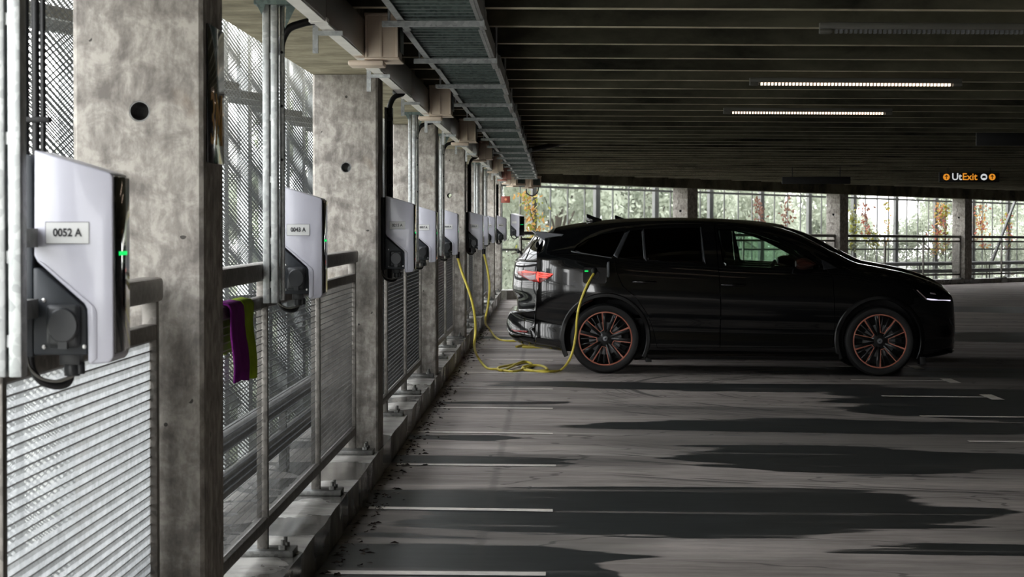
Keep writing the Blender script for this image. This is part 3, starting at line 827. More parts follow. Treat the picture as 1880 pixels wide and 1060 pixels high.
# ------------------------------------------------------------------ leaf litter along the kerb
mb = MB()
for i in range(620):
    y = 7 + R.random() ** 1.6 * 30; x = -.99 + abs(R.gauss(0, .07)) + .01; s = R.uniform(.008, .028); a = R.uniform(0, 6.3); z = fz(x) + .004 + R.uniform(0, .02) * max(0, 1 - (x + 1) * 8)
    c_, s_ = math.cos(a) * s, math.sin(a) * s
    mb.add([(x - c_, y - s_, z), (x + s_ * .5, y - c_ * .5, z + R.uniform(0, .012)), (x + c_, y + s_, z), (x - s_ * .5, y + c_ * .5, z + R.uniform(0, .012))], [(0, 1, 2, 3)])
tag(mb.build('leaf_litter', M['litter'], None, fix=False), 'dark dead leaves gathered in the gutter along the kerb', 'leaves', kind='stuff')

# ------------------------------------------------------------------ the car
M['paint'] = simple('black car paint', C(9, 10, 12), .09, 0, .5, 1.0, var=.02)
M['pianoblack'] = simple('gloss black trim', C(7, 7, 8), .12, coat=.6, var=.02)
M['archtrim'] = simple('arch trim', C(8, 8, 9), .3, var=.05)
M['cladding'] = simple('dark underside', C(12, 12, 13), .6)
M['tyre'] = simple('tyre rubber', C(11, 11, 12), .6, var=.1, scale=20)
M['rimblack'] = simple('black alloy', C(15, 16, 18), .3, .2, coat=.3)
M['copper'] = simple('copper rim line', C(188, 118, 98), .45, .1, var=.05)
M['silver'] = simple('silver trim', C(150, 152, 156), .3, .8)
M['pillar'] = simple('satin pillar trim', C(82, 84, 88), .35, .6)
M['disc'] = simple('brake disc', C(120, 120, 122), .35, .9)
M['red'] = emit('tail lamp red', (1, .07, .05, 1), .8)
M['redlens'] = simple('red lens', C(150, 30, 30), .15, coat=.6)
M['clearlens'] = simple('pale lens', C(176, 160, 164), .15, coat=.6)
M['drl'] = emit('daylight lamp', (.85, .8, 1, 1), .3)
M['seatcloth'] = simple('seat cloth', C(34, 34, 36), .8)
M['mirror'] = simple('mirror cap painted reflection', C(58, 34, 28), .25, coat=.5)  # black cap, its brownish reflection put into the base colour
M['portgreen'] = emit('port green', (.0, 1, .16, 1), .2)
def glassm(name, tint, al):
    k = N(name); t = k.n('BsdfTransparent'); t.inputs[0].default_value = tint
    g = k.n('BsdfGlossy'); g.inputs[0].default_value = (1, 1, 1, 1); g.inputs['Roughness'].default_value = .02
    fr = k.n('Fresnel'); fr.inputs[0].default_value = 1.5; mx = k.n('MixShader')
    k.l(k.math('MULTIPLY', fr.outputs[0], al), mx.inputs[0]); k.l(t.outputs[0], mx.inputs[1]); k.l(g.outputs[0], mx.inputs[2]); k.l(mx.outputs[0], k.out.inputs[0])
    return k.m
M['glass'] = glassm('clear green tinted glass', (.93, .985, .95, 1), 1.0)
M['privacy'] = glassm('privacy glass', (.09, .1, .1, 1), 1.0)

def pchip(keys):
    keys = [(x if x < 3.2 else 3.2 + (x - 3.2) * .786, v) for x, v in keys]
    xs = [k[0] for k in keys]; ys = [k[1] for k in keys]; n = len(xs)
    h = [xs[i + 1] - xs[i] for i in range(n - 1)]; dl = [(ys[i + 1] - ys[i]) / h[i] for i in range(n - 1)]
    m = [dl[0]] + [0 if dl[i - 1] * dl[i] <= 0 else (h[i - 1] + h[i]) * 3 / ((2 * h[i] + h[i - 1]) / dl[i - 1] + (h[i] + 2 * h[i - 1]) / dl[i]) for i in range(1, n - 1)] + [dl[-1]]
    def f(x):
        if x <= xs[0]: return ys[0]
        if x >= xs[-1]: return ys[-1]
        i = max(j for j in range(n - 1) if xs[j] <= x)
        t = (x - xs[i]) / h[i]
        return (ys[i] * (1 + 2 * t) * (1 - t) ** 2 + m[i] * h[i] * t * (1 - t) ** 2 + ys[i + 1] * t * t * (3 - 2 * t) + m[i + 1] * h[i] * t * t * (t - 1))
    return f
cw = pchip([(-1.005, .56), (-.98, .68), (-.94, .78), (-.85, .86), (-.6, .912), (-.3, .93), (0, .94), (.5, .935), (2.3, .935), (2.77, .94), (3.05, .925), (3.3, .875), (3.5, .785), (3.6, .69), (3.66, .58), (3.69, .47)])
czt = pchip([(-1.005, .50), (-.992, .56), (-.968, .615), (-.93, .625), (-.72, .645), (-.70, 1.22), (-.66, 1.31), (-.62, 1.39), (-.58, 1.445), (-.33, 1.509), (-.045, 1.549), (.24, 1.572), (.8, 1.585), (1.2, 1.578), (1.657, 1.535), (1.94, 1.465), (2.22, 1.335), (2.45, 1.205), (2.576, 1.145), (2.8, 1.1), (3.075, 1.045), (3.36, .96), (3.53, .895), (3.62, .835), (3.655, .76), (3.672, .62), (3.69, .52)])
czb = pchip([(-1.005, .44), (-.97, .36), (-.85, .285), (-.6, .24), (-.4, .21), (0, .19), (2.7, .18), (3.2, .18), (3.45, .2), (3.6, .225), (3.69, .28)])
czs_ = pchip([(-1, 1.1), (-.9, 1.1), (-.7, 1.19), (-.33, 1.215), (.05, 1.175), (.4, 1.145), (1.0, 1.115), (1.2, 1.10), (2.2, 1.065), (2.45, 1.05), (2.7, 1.0), (3.05, .955), (3.3, .905), (3.5, .85), (3.62, .79), (3.69, .5)])
czr_ = pchip([(-.95, 1.07), (-.82, 1.2), (-.72, 1.33), (-.6, 1.39), (-.3, 1.44), (0, 1.485), (.4, 1.515), (.8, 1.525), (1.145, 1.515), (1.39, 1.485), (1.745, 1.395), (2.03, 1.285), (2.2, 1.2), (2.33, 1.135), (2.45, 1.1), (2.6, 1.07), (2.8, 1.05), (3.075, 1.005), (3.36, .935), (3.53, .875), (3.62, .82), (3.69, .5)])
cwr = pchip([(-1, .60), (-.75, .62), (-.5, .65), (0, .68), (.8, .70), (1.4, .70), (1.8, .72), (2.1, .765), (2.33, .81), (2.58, .815), (2.8, .79), (3.3, .68), (3.6, .5), (3.69, .36)])
def section(x):
    w_, zb, zt = cw(x), czb(x), czt(x)
    zs = min(czs_(x), zt - .03); zr = min(max(czr_(x), zs + .008), zt - .006); wr = min(cwr(x), w_ * .95); wb = w_ * .965
    wb = max(wb, wr + .01) if x < 2.5 else wb
    H = zs - zb
    return [(0, zb), (w_ * .7, zb), (w_ * .9, zb + .012 * H), (w_ * .968, zb + .07 * H), (w_ * .972, zb + .17 * H), (w_ * .966, zb + .3 * H), (w_ * .99, zb + .43 * H), (w_, zb + .6 * H),
            (w_ * .996, zb + .76 * H), (w_ * .988, zb + .9 * H), (wb, zs), ((wb + wr) / 2 + .012, (zs + zr) / 2), (wr, zr), (wr * .86, zr + .62 * (zt - zr)), (wr * .5, zt - .12 * (zt - zr)), (0, zt)]
def bumper_section(x):          # stations behind the wheel house: bumper shelf only
    w_, zb, zt = cw(x), czb(x), czt(x); H = 1.19 - zb; cap = zt - .02
    side = [(w_ * .7, zb), (w_ * .9, zb + .012 * H)] + [(w_ * a, min(zb + f * H, cap)) for a, f in ((.968, .07), (.972, .17), (.966, .3), (.985, .4))]
    return [(0, zb)] + side + [(w_ * .975, cap + .006), (w_ * .955, zt - .006), (w_ * .92, zt - .001), (w_ * .8, zt), (w_ * .66, zt), (w_ * .5, zt), (w_ * .36, zt), (w_ * .2, zt), (0, zt)]
def ring(x, n=4):
    p = [Vector((a, b, 0)) for a, b in (section(x) if x > -.715 else bumper_section(x))]
    q = catmull(p, n); q[0].x = 0; q[-1].x = 0
    return [(max(v.x, 0), v.y) for v in q]
_rc = {}
def rg(x):
    x = round(x, 3)
    if x not in _rc: _rc[x] = ring(x, 8)
    return _rc[x]
def SY(x, z):            # half width of the body side at (x, z)
    r = rg(x); best = None
    for i in range(10, len(r) - 1):
        (a, b), (c, d) = r[i], r[i + 1]
        if b <= z <= d and d > b: return a + (c - a) * (z - b) / (d - b)
    return r[10][0] if z < r[10][1] else r[-20][0]
XRK = pchip([(.60, -.90), (.655, -.902), (.72, -.905), (.85, -.955), (1.0, -.945), (1.112, -.927), (1.18, -.872), (1.30, -.79), (1.43, -.70)])
def XE(z): return max(-.70, XRK(z) + .12)
def YE(z): return _SY(max(XE(z), -.64), z) - .003
def tail_x(z, f):        # rear skin: f = 0 centre .. 1 side edge
    xr = XRK(z); return xr + (XE(z) - xr) * f ** 4.2
_SY = SY
def SY(x, z):
    if z > .6 and x < XE(z):
        xr = XRK(z); return YE(z) * min(1, max(0.02, (x - xr) / (XE(z) - xr))) ** (1 / 4.2)
    return _SY(x, z)
def TZ(x, y):            # height of the upper body at (x, y)
    r = rg(x)
    for i in range(len(r) - 2, 10, -1):
        (a, b), (c, d) = r[i], r[i + 1]
        if min(a, c) <= y <= max(a, c) and a != c: return b + (d - b) * (y - a) / (c - a)
    return r[-1][1]
def loft(rings_, xs):
    mb = MB(); vs = []; m = len(rings_[0]); L = 2 * m - 2
    for x, r in zip(xs, rings_):
        vs += [(x, -a, b) for a, b in r] + [(x, a, b) for a, b in r[-2:0:-1]]
    fs = []
    for i in range(len(xs) - 1):
        for k in range(L):
            fs.append((i * L + k, i * L + (k + 1) % L, (i + 1) * L + (k + 1) % L, (i + 1) * L + k))
    fs += [tuple(range(L - 1, -1, -1)), tuple((len(xs) - 1) * L + k for k in range(L))]
    return mb.add(vs, fs)
xs = [-1.005, -.998, -.99, -.98, -.968, -.956, -.945, -.935, -.925, -.915, -.9, -.88, -.85, -.82, -.78, -.72, -.71, -.70, -.68, -.66, -.64, -.62, -.6]
xs += [-.6 + .06 * i for i in range(1, 66)]
xs += [3.34, 3.4, 3.46, 3.51, 3.555, 3.59, 3.615, 3.635, 3.65, 3.662, 3.672, 3.68, 3.69]
xs = sorted(set(round(x if x < 3.2 else 3.2 + (x - 3.2) * .786, 4) for x in xs))
outer = loft([ring(x) for x in xs], xs).mesh('body', M['paint'])
cx_ = [-.58, -.5, -.4, -.1, .3, .8, 1.2, 1.6, 1.9, 2.15, 2.35, 2.42]
def cav(x):
    w_, zt = cw(x), czt(x); zs = min(czs_(x), zt - .05); zr = max(czr_(x) - .02, zs + .02); wr = cwr(x)
    return [(0, .5), (w_ - .13, .5), (w_ - .11, zs - .12), (w_ * .965 - .055, zs - .01), (wr - .05, min(zr, zt - .06)), (wr * .7, zt - .052), (0, zt - .045)]
cavity = loft([cav(x) for x in cx_], cx_).mesh('cavity', M['seatcloth'])
def P(px, py):
    x = (px - 1015) * .005504 - .527
    return (x, 1.5 - (py - 411) * .005504 + .0146 + .0085 * x)
def prismY(poly, a=-1.3, b=1.3): mb = MB(); mb.prism(poly, 'y', a, b); return mb.mesh('cut', M['paint'])
WIN = {'quarter': [(1050, 461), (1057, 451), (1077, 438.5), (1103, 430), (1145, 424.5), (1121, 472.5)],
       'fixed': [(1133, 473.5), (1156, 424), (1175.5, 421.5), (1179.5, 478)],
       'rear': [(1185, 478.5), (1181, 421), (1240, 418.5), (1283, 418.5), (1290, 483.5)],
       'front': [(1325, 487), (1315, 420), (1345, 421.5), (1385, 429.5), (1428, 445), (1480, 470), (1501, 485), (1503, 494.5)]}
WINP = {k: [P(*q) for q in v] for k, v in WIN.items()}
cuts = [cavity]
for ax in (0, 2.765):
    for sg in (-1, 1):
        c = MB(); c.cyl((ax, sg * .58, .362), (ax, sg * 1.3, .362), .412, 64); cuts.append(c.mesh('cut', M['paint']))
for v in WINP.values(): cuts.append(prismY(v))
ws = MB(); ws.prism([(1.72, -.60), (2.02, -.66), (2.36, -.72), (2.36, .72), (2.02, .66), (1.72, .60)], 'z', 1.02, 1.9); cuts.append(ws.mesh('cut', M['paint']))
rwp = [(-.885, -.56), (-.70, -.54), (-.70, .54), (-.885, .56)]
# charging port recess in the near flank (rear wing)
pc = P(1090, 506)
def rrect(cx, cz_, hw, hh, r, n=4):
    o = []
    for sx, sz, a0 in ((1, 1, 0), (-1, 1, 90), (-1, -1, 180), (1, -1, 270)):
        for i in range(n + 1):
            a = math.radians(a0 + 90 * i / n); o.append((cx + sx * (hw - r) + r * math.cos(a), cz_ + sz * (hh - r) + r * math.sin(a)))
    return o
cuts.append(prismY(rrect(pc[0], pc[1], .118, .082, .03), -1.2, -.86))
body_all = boolean(outer, cuts)
DOORS = {'front_door': [(1311, 413.2), (1364, 416.6), (1428, 437), (1480, 460), (1509, 488), (1526, 511), (1528, 560), (1530, 600), (1526, 638), (1321.5, 638), (1322, 560), (1317, 487)],
         'rear_door': [(1150, 420), (1230, 414), (1309.5, 412.8), (1315.5, 487), (1320.5, 560), (1320, 638), (1206, 638), (1199, 606), (1188, 577), (1166, 545), (1142, 525), (1131, 500), (1127, 474)]}
def grow(poly, d):
    A = sum(poly[i][0] * poly[(i + 1) % len(poly)][1] - poly[(i + 1) % len(poly)][0] * poly[i][1] for i in range(len(poly)))
    s = 1 if A > 0 else -1; out = []; n = len(poly)
    for i in range(n):
        a, b, c = Vector(poly[i - 1]), Vector(poly[i]), Vector(poly[(i + 1) % n])
        e1, e2 = (b - a).normalized(), (c - b).normalized()
        nn = (Vector((e1.y, -e1.x)) + Vector((e2.y, -e2.x))) * s; nn.normalize()
        out.append(tuple(b + nn * d))
    return out
car = thing('car', 'black electric estate car charging through the yellow cable plugged into its flank', 'car')
parts = {}
dcuts = []
for sg in (-1, 1):
    for nm, poly in DOORS.items():
        pp = [P(*q) for q in poly]; y0, y1 = (-1.2, -.5) if sg < 0 else (.5, 1.2)
        dm = boolean(body_all, [prismY(pp, y0, y1)], 'INTERSECT'); parts[(nm, sg)] = dm
        dcuts.append(prismY(grow(pp, .005), y0, y1))
body = boolean(body_all, dcuts)
def fin(me, mat, name, parent, ang=28):
    me.materials.clear(); me.materials.append(mat); me.materials.append(M['cladding'])
    def well(p):
        c = p.center
        return int(abs(c.y) > .5 and any(math.hypot(c.x - ax, c.z - .362) < .416 for ax in (0, 2.765)))
    me.polygons.foreach_set('material_index', [well(p) for p in me.polygons])
    me.shade_smooth(); me.set_sharp_from_angle(angle=math.radians(ang)); me.name = name
    return link(me, name, parent)
body_o = fin(body, M['paint'], 'body', car)
door_o = {}
for k_, me in parts.items(): door_o[k_] = fin(me, M['paint'], k_[0], car)
def scan(poly, nz=10, nx=14, off=-.012, sg=-1, lat=None):
    """grid over an (x,z) polygon laid on the body side"""
    zs = [p[1] for p in poly]; z0, z1 = min(zs) + 1e-4, max(zs) - 1e-4; rows = []
    for i in range(nz + 1):
        z = z0 + (z1 - z0) * i / nz; xi = []
        for j in range(len(poly)):
            (a, b), (c, d) = poly[j], poly[(j + 1) % len(poly)]
            if (b - z) * (d - z) <= 0 and b != d: xi.append(a + (c - a) * (z - b) / (d - b))
        if len(xi) < 2: continue
        xa, xb = min(xi), max(xi)
        rows.append([(xa + (xb - xa) * t / nx, sg * (SY(xa + (xb - xa) * t / nx, z) + off), z) for t in range(nx + 1)])
    return rows
def skin(poly, mat, name, parent, off, sg=-1, nz=8, nx=12, th=.004, ang=60):
    mb = MB(); mb.grid(scan(poly, nz, nx, off, sg)); n0 = len(mb.v)
    o = mb.build(name, mat, parent, 0, ang)
    md = o.modifiers.new('thick', 'SOLIDIFY'); md.thickness = th; md.offset = 0
    return o
for sg in (-1, 1):
    for nm, pr, mt in (('quarter', body_o, 'privacy'), ('fixed', door_o[('rear_door', sg)], 'privacy'), ('rear', door_o[('rear_door', sg)], 'privacy'), ('front', door_o[('front_door', sg)], 'glass')):
        skin(grow(WINP[nm], .006), M[mt], 'window', pr, -.014, sg, 12, 16, .003)
# windscreen and rear window
mb = MB(); rows = []
for i in range(13):
    x = 1.70 + .68 * i / 12; hw = .595 + .135 * i / 12; rows.append([(x, hw * (2 * j / 12 - 1), TZ(x, abs(hw * (2 * j / 12 - 1))) - .012) for j in range(13)])
mb.grid(rows); mb.build('windscreen', M['glass'], car, 0, 60)
def tailskin(z0, z1, n, f1, name, mt, off=0):
    rows = []
    for i in range(n + 1):
        z = z0 + (z1 - z0) * i / n; rows.append([(tail_x(z, abs(f)) - off, f * (YE(z) + off), z) for f in [f1 * math.copysign(1 - (1 - abs(j / 28)) ** 2.2, j) for j in range(-28, 29)]])
    mb = MB(); mb.grid(rows); o = mb.build(name, mt, car, 0, 35); md = o.modifiers.new('thick', 'SOLIDIFY'); md.thickness = .015; md.offset = -1; return o
tailskin(.6, 1.125, 22, 1, 'tailgate', M['paint'])
tailskin(1.125, 1.42, 12, 1, 'tailgate_frame', M['paint'])
tailskin(1.135, 1.40, 12, .82, 'rear_window', M['pianoblack'], .006)
# window pillars and trims
TR = [([(1122, 473), (1131.5, 474), (1155, 423.5), (1147, 424)], 'pillar', .004), ([(1175.8, 420.5), (1180.6, 420), (1184.6, 479.5), (1180, 479)], 'pillar', .003),
      ([(1283.5, 417), (1286, 417), (1293, 484.5), (1290.3, 484)], 'pillar', .003), ([(1046, 461), (1049, 461.5), (1121, 473), (1121, 474.2), (1048, 463)], 'silver', .003)]
for sg in (-1, 1):
    for poly, mt, off in TR: skin([P(*q) for q in poly], M[mt], 'window_trim', car, off, sg, 10, 3, .004)
# lamps, reflectors
for sg in (-1, 1):
    tl_ = skin([P(*q) for q in [(947, 499), (962, 496.5), (985, 497.5), (1016, 503), (1008, 510), (990, 519.5), (976, 517.5), (950, 505)]], M['redlens'], 'tail_lamp', car, .004, sg, 8, 16, .008)
    for a in ([(949, 500), (962, 498), (982, 498.5), (982, 501), (950, 502)], [(985, 500), (1014, 503), (1012, 504.4), (985, 502)], [(985, 503.4), (1011, 506), (1008, 507.4), (985, 505.6)], [(985, 507), (1005, 509), (1001, 510.5), (985, 509.4)],
              [(983.5, 499), (987, 499), (987, 517), (983.5, 516)]):
        skin([P(*q) for q in a], M['red'], 'light_bar', tl_, .0095, sg, 3, 8, .003)
    o = skin([P(*q) for q in [(953, 504.5), (982, 504), (982, 515), (973, 515)]], M['clearlens'], 'clear_lens', tl_, .009, sg, 4, 8, .003); o['label'] = 'pale lower lens'
    skin([P(*q) for q in [(938, 606), (950, 606.5), (969, 608), (966, 611.5), (942, 609.5)]], M['redlens'], 'rear_reflector', car, .006, sg, 3, 10, .006)
    hl = skin([P(*q) for q in [(1671, 529.5), (1690, 532), (1725, 537), (1746, 544), (1747, 553), (1720, 552.5), (1697, 551.5), (1690, 549)]], M['gloss'], 'headlamp', car, .003, sg, 8, 18, .006)
    skin([P(*q) for q in [(1697.5, 547.8), (1720, 549.8), (1746, 551.3), (1746, 553), (1720, 552.2), (1699, 550.5)]], M['drl'], 'running_light', hl, .008, sg, 3, 16, .003)
    skin([P(*q) for q in [(1678, 532), (1680.5, 532), (1699, 548.6), (1697, 550)]], M['clearlens'], 'running_light_edge', hl, .008, sg, 8, 3, .003)
    skin([P(*q) for q in [(1704, 537), (1714, 538), (1716, 541), (1706, 540)]], M['clearlens'], 'projector', hl, .008, sg, 3, 4, .003)
    # wheel-arch lips, sills
    for ax, nm in ((0, 'rear'), (2.765, 'front')):
        rows = []
        for i in range(49):
            a = math.radians(-26 + 232 * i / 48); row = []
            for r, of in ((.411, -.03), (.411, .0), (.418, .007), (.448, .007), (.458, .001), (.46, -.012)):
                x, z = ax + r * math.cos(a), .362 + r * math.sin(a); z2 = max(z, .2)
                row.append((x, sg * (SY(x, max(z2, czb(x) + .09)) + of), max(z, .165)))
            rows.append(row)
        mb = MB(); mb.grid(rows); mb.build('arch_trim', M['archtrim'], car, 0, 30)
    rows = []
    for i in range(25):
        x = .43 + 1.92 * i / 24; rows.append([(x, sg * y_, z_) for y_, z_ in ((.80, .155), (.915, .16), (.925, .178), (.922, .215), (.905, .235))])
    mb = MB(); mb.grid(rows); mb.build('sill', M['pianoblack'], car, 0, 40)
    # handles
    for (a, b, yy, d_) in ((1160, 1203, 517.5, 'rear_door'), (1322, 1366, 523, 'front_door')):
        (x0, z0), (x1, _) = P(a, yy), P(b, yy)
        ys = [SY(x0 + (x1 - x0) * t, z0) for t in (0, .5, 1)]
        mb = MB(); mb.tube([(x0, sg * (ys[0] + .0), z0), (x0 + .02, sg * (ys[0] + .018), z0), ((x0 + x1) / 2, sg * (ys[1] + .026), z0), (x1 - .02, sg * (ys[2] + .018), z0), (x1, sg * ys[2], z0)], [.006, .012, .014, .012, .006], 10)
        mb.build('door_handle', M['pianoblack'], door_o[(d_, sg)], 0, 60)
    # mirrors
    (x0, z0) = P(1473, 484)
    mb = MB(); vs = []
    rows = []
    for i in range(13):
        u = i / 12; xx = -.1 + .205 * u; ht = .066 * math.sin(PI * (.12 + .86 * u)) ** .6 * (1 - .45 * u ** 2); row = []
        for k in range(17):
            a = 2 * PI * k / 16; row.append((x0 + xx, sg * (1.04 + .105 * math.cos(a) * (1 - .3 * u)), z0 + ht * math.sin(a)))
        rows.append(row)
    mb.grid(rows); mi_ = mb.build('door_mirror', M['mirror'], door_o[('front_door', sg)], 0, 60)
    mb = MB(); mb.box(x0 - .085, x0 + .08, 0, 0, 0, 0); mb = MB(); mb.prism([(x0 - .02, z0 - .06), (x0 + .08, z0 - .05), (x0 + .07, z0 - .025), (x0 - .02, z0 - .03)], 'y', sg * .86, sg * 1.0); mb.build('mirror_arm', M['pianoblack'], mi_)
    mb = MB(); mb.add([(x0 - .0985, sg * (1.04 + .09 * math.cos(a)), z0 + .03 * math.sin(a)) for a in [2 * PI * k / 20 for k in range(20)]], [tuple(range(20))]); mb.build('mirror_glass', M['silver'], mi_)
    # corner sail panel at the front of the window
    skin([P(*q) for q in [(1506, 477), (1513, 480), (1535, 492), (1509, 495)]], M['pillar'], 'corner_panel', car, .003, sg, 6, 6, .004)
# spoiler
(xt, zt_), (xf_, zf_), (xl_, zl_) = (-.735, 1.43), (-.43, 1.412), (-.575, 1.262)
for sg in (-1, 1):
    mb = MB()
    mb.add([(xt, sg * .64, zt_), (xf_, sg * .70, zf_ - .01), (xl_, sg * .735, zl_), (-.62, sg * .68, 1.33), (xt, sg * .58, zt_ - .02), (xf_, sg * .6, zf_), (xl_, sg * .66, zl_), (-.66, sg * .6, 1.36)],
           [(0, 1, 2, 3), (4, 7, 6, 5), (0, 4, 5, 1), (1, 5, 6, 2), (2, 6, 7, 3), (3, 7, 4, 0)])
    mb.build('spoiler_fin', M['pillar'], car)
rows = [[(xt - .01 * (1 - abs(j - 6) / 6), .64 * (j / 6 - 1), zt_ + .012 * (1 - ((j - 6) / 6) ** 2)) for j in range(13)], [(xt + .1, .65 * (j / 6 - 1), TZ(xt + .1, abs(.65 * (j / 6 - 1))) + .02) for j in range(13)], [(-.42, .66 * (j / 6 - 1), TZ(-.42, abs(.66 * (j / 6 - 1))) + .002) for j in range(13)]]
mb = MB(); mb.grid(rows); o = mb.build('spoiler', M['paint'], car, 0, 60); md = o.modifiers.new('thick', 'SOLIDIFY'); md.thickness = .016; md.offset = -1
mb = MB(); x = -.12; z = TZ(.0, 0)
mb.prism([(x - .075, z + .055), (x - .06, z + .062), (x + .02, z + .03), (x + .085, z + .012), (x + .09, z - .01), (x - .075, z - .02)], 'y', -.016, .016); mb.build('roof_antenna', M['paint'], car, .006)
mb = MB(); mb.tube(catmull([(-.845, -.25, 1.17), (-.87, -.25, 1.205), (-.895, -.25, 1.225), (-.9, -.25, 1.2)], 4), .012, 8); mb.tube([(-.88, -.25, 1.21), (-.93, -.25, 1.235)], .006, 6); mb.build('rear_wiper', M['black'], car, 0, 60)
# front bumper blade and lower lip
for sg in (-1, 1):
    skin([P(*q) for q in [(1744, 586), (1752, 594), (1755, 600), (1748, 596)]], M['silver'], 'bumper_blade', car, .006, sg, 4, 5, .004)
mb = MB(); mb.prism([(3.42, -.80), (3.52, -.72), (3.595, -.4), (3.605, 0), (3.595, .4), (3.52, .72), (3.42, .80)], 'z', .232, .248); mb.build('front_lip', M['pianoblack'], car, .004)
# cabin
mb = MB(); mb.box(-.7, 2.3, -.8, .8, .505, .56); mb.build('cabin_floor', M['seatcloth'], car)
for sy in (-.37, .37):
    mb = MB(); mb.box(.95, 1.42, sy - .25, sy + .25, .58, .78)
    mb.add([(.98, sy - .25, .7), (.98, sy + .25, .7), (1.1, sy + .25, .7), (1.1, sy - .25, .7), (.72, sy - .22, 1.2), (.72, sy + .22, 1.2), (.82, sy + .22, 1.22), (.82, sy - .22, 1.22)], [(0, 3, 2, 1), (4, 5, 6, 7), (0, 1, 5, 4), (1, 2, 6, 5), (2, 3, 7, 6), (3, 0, 4, 7)])
    mb.box(.7, .8, sy - .13, sy + .13, 1.24, 1.38); mb.build('front_seat', M['seatcloth'], car, .03)
mb = MB(); mb.box(.0, .5, -.65, .65, .58, .75); mb.box(-.12, .04, -.65, .65, .7, 1.2)
for sy in (-.4, 0, .4): mb.box(-.12, -.03, sy - .12, sy + .12, 1.22, 1.34)
mb.build('rear_seat', M['seatcloth'], car, .03)
mb = MB(); mb.prism([(1.85, .95), (1.9, 1.03), (2.3, 1.02), (2.4, .9), (2.1, .6), (1.95, .6)], 'y', -.76, .76); mb.build('dashboard', M['seatcloth'], car, .02)
mb = MB(); v = []
for k in range(25):
    a = 2 * PI * k / 24; v.append((1.72 + .09 * math.sin(a), .37 + .18 * math.cos(a), .98 + .16 * math.sin(a)))
mb.tube(v, .014, 8); mb.tube([(1.72, .37, .98), (1.95, .37, .92)], .03, 8); mb.build('steering_wheel', M['black'], car, 0, 60)
# charging port: recess, plug socket, lamp, open flap
mb = MB(); mb.prism(rrect(pc[0], pc[1], .118, .082, .03), 'y', -.885, -.862); po = mb.build('charging_port', M['pianoblack'], car)
mb = MB(); mb.lathe([(.05, -.9), (.05, -.918), (.04, -.918), (.04, -.89)], 'y', 28, (pc[0] + .005, 0, pc[1] + .008), closed=True); mb.build('port_socket', M['cladding'], po)
q = P(1075, 498); mb = MB(); mb.box(q[0] - .018, q[0] + .018, -.892, -.884, q[1] - .008, q[1] + .008); mb.build('port_light', M['portgreen'], po)
(xp0, zp0), (xp1, zp1) = P(1112.5, 481), P(1116, 509)
mb = MB(); mb.prism([(xp0, zp0), (xp0 + .022, zp0 + .006), (xp0 + .026, zp1 + .012), (xp0 + .008, zp1)], 'y', -1.09, -.955); mb.tube([(xp0 + .01, -.93, pc[1]), (xp0 + .012, -.97, pc[1])], .012, 8); mb.build('port_flap', M['pillar'], po, .004)
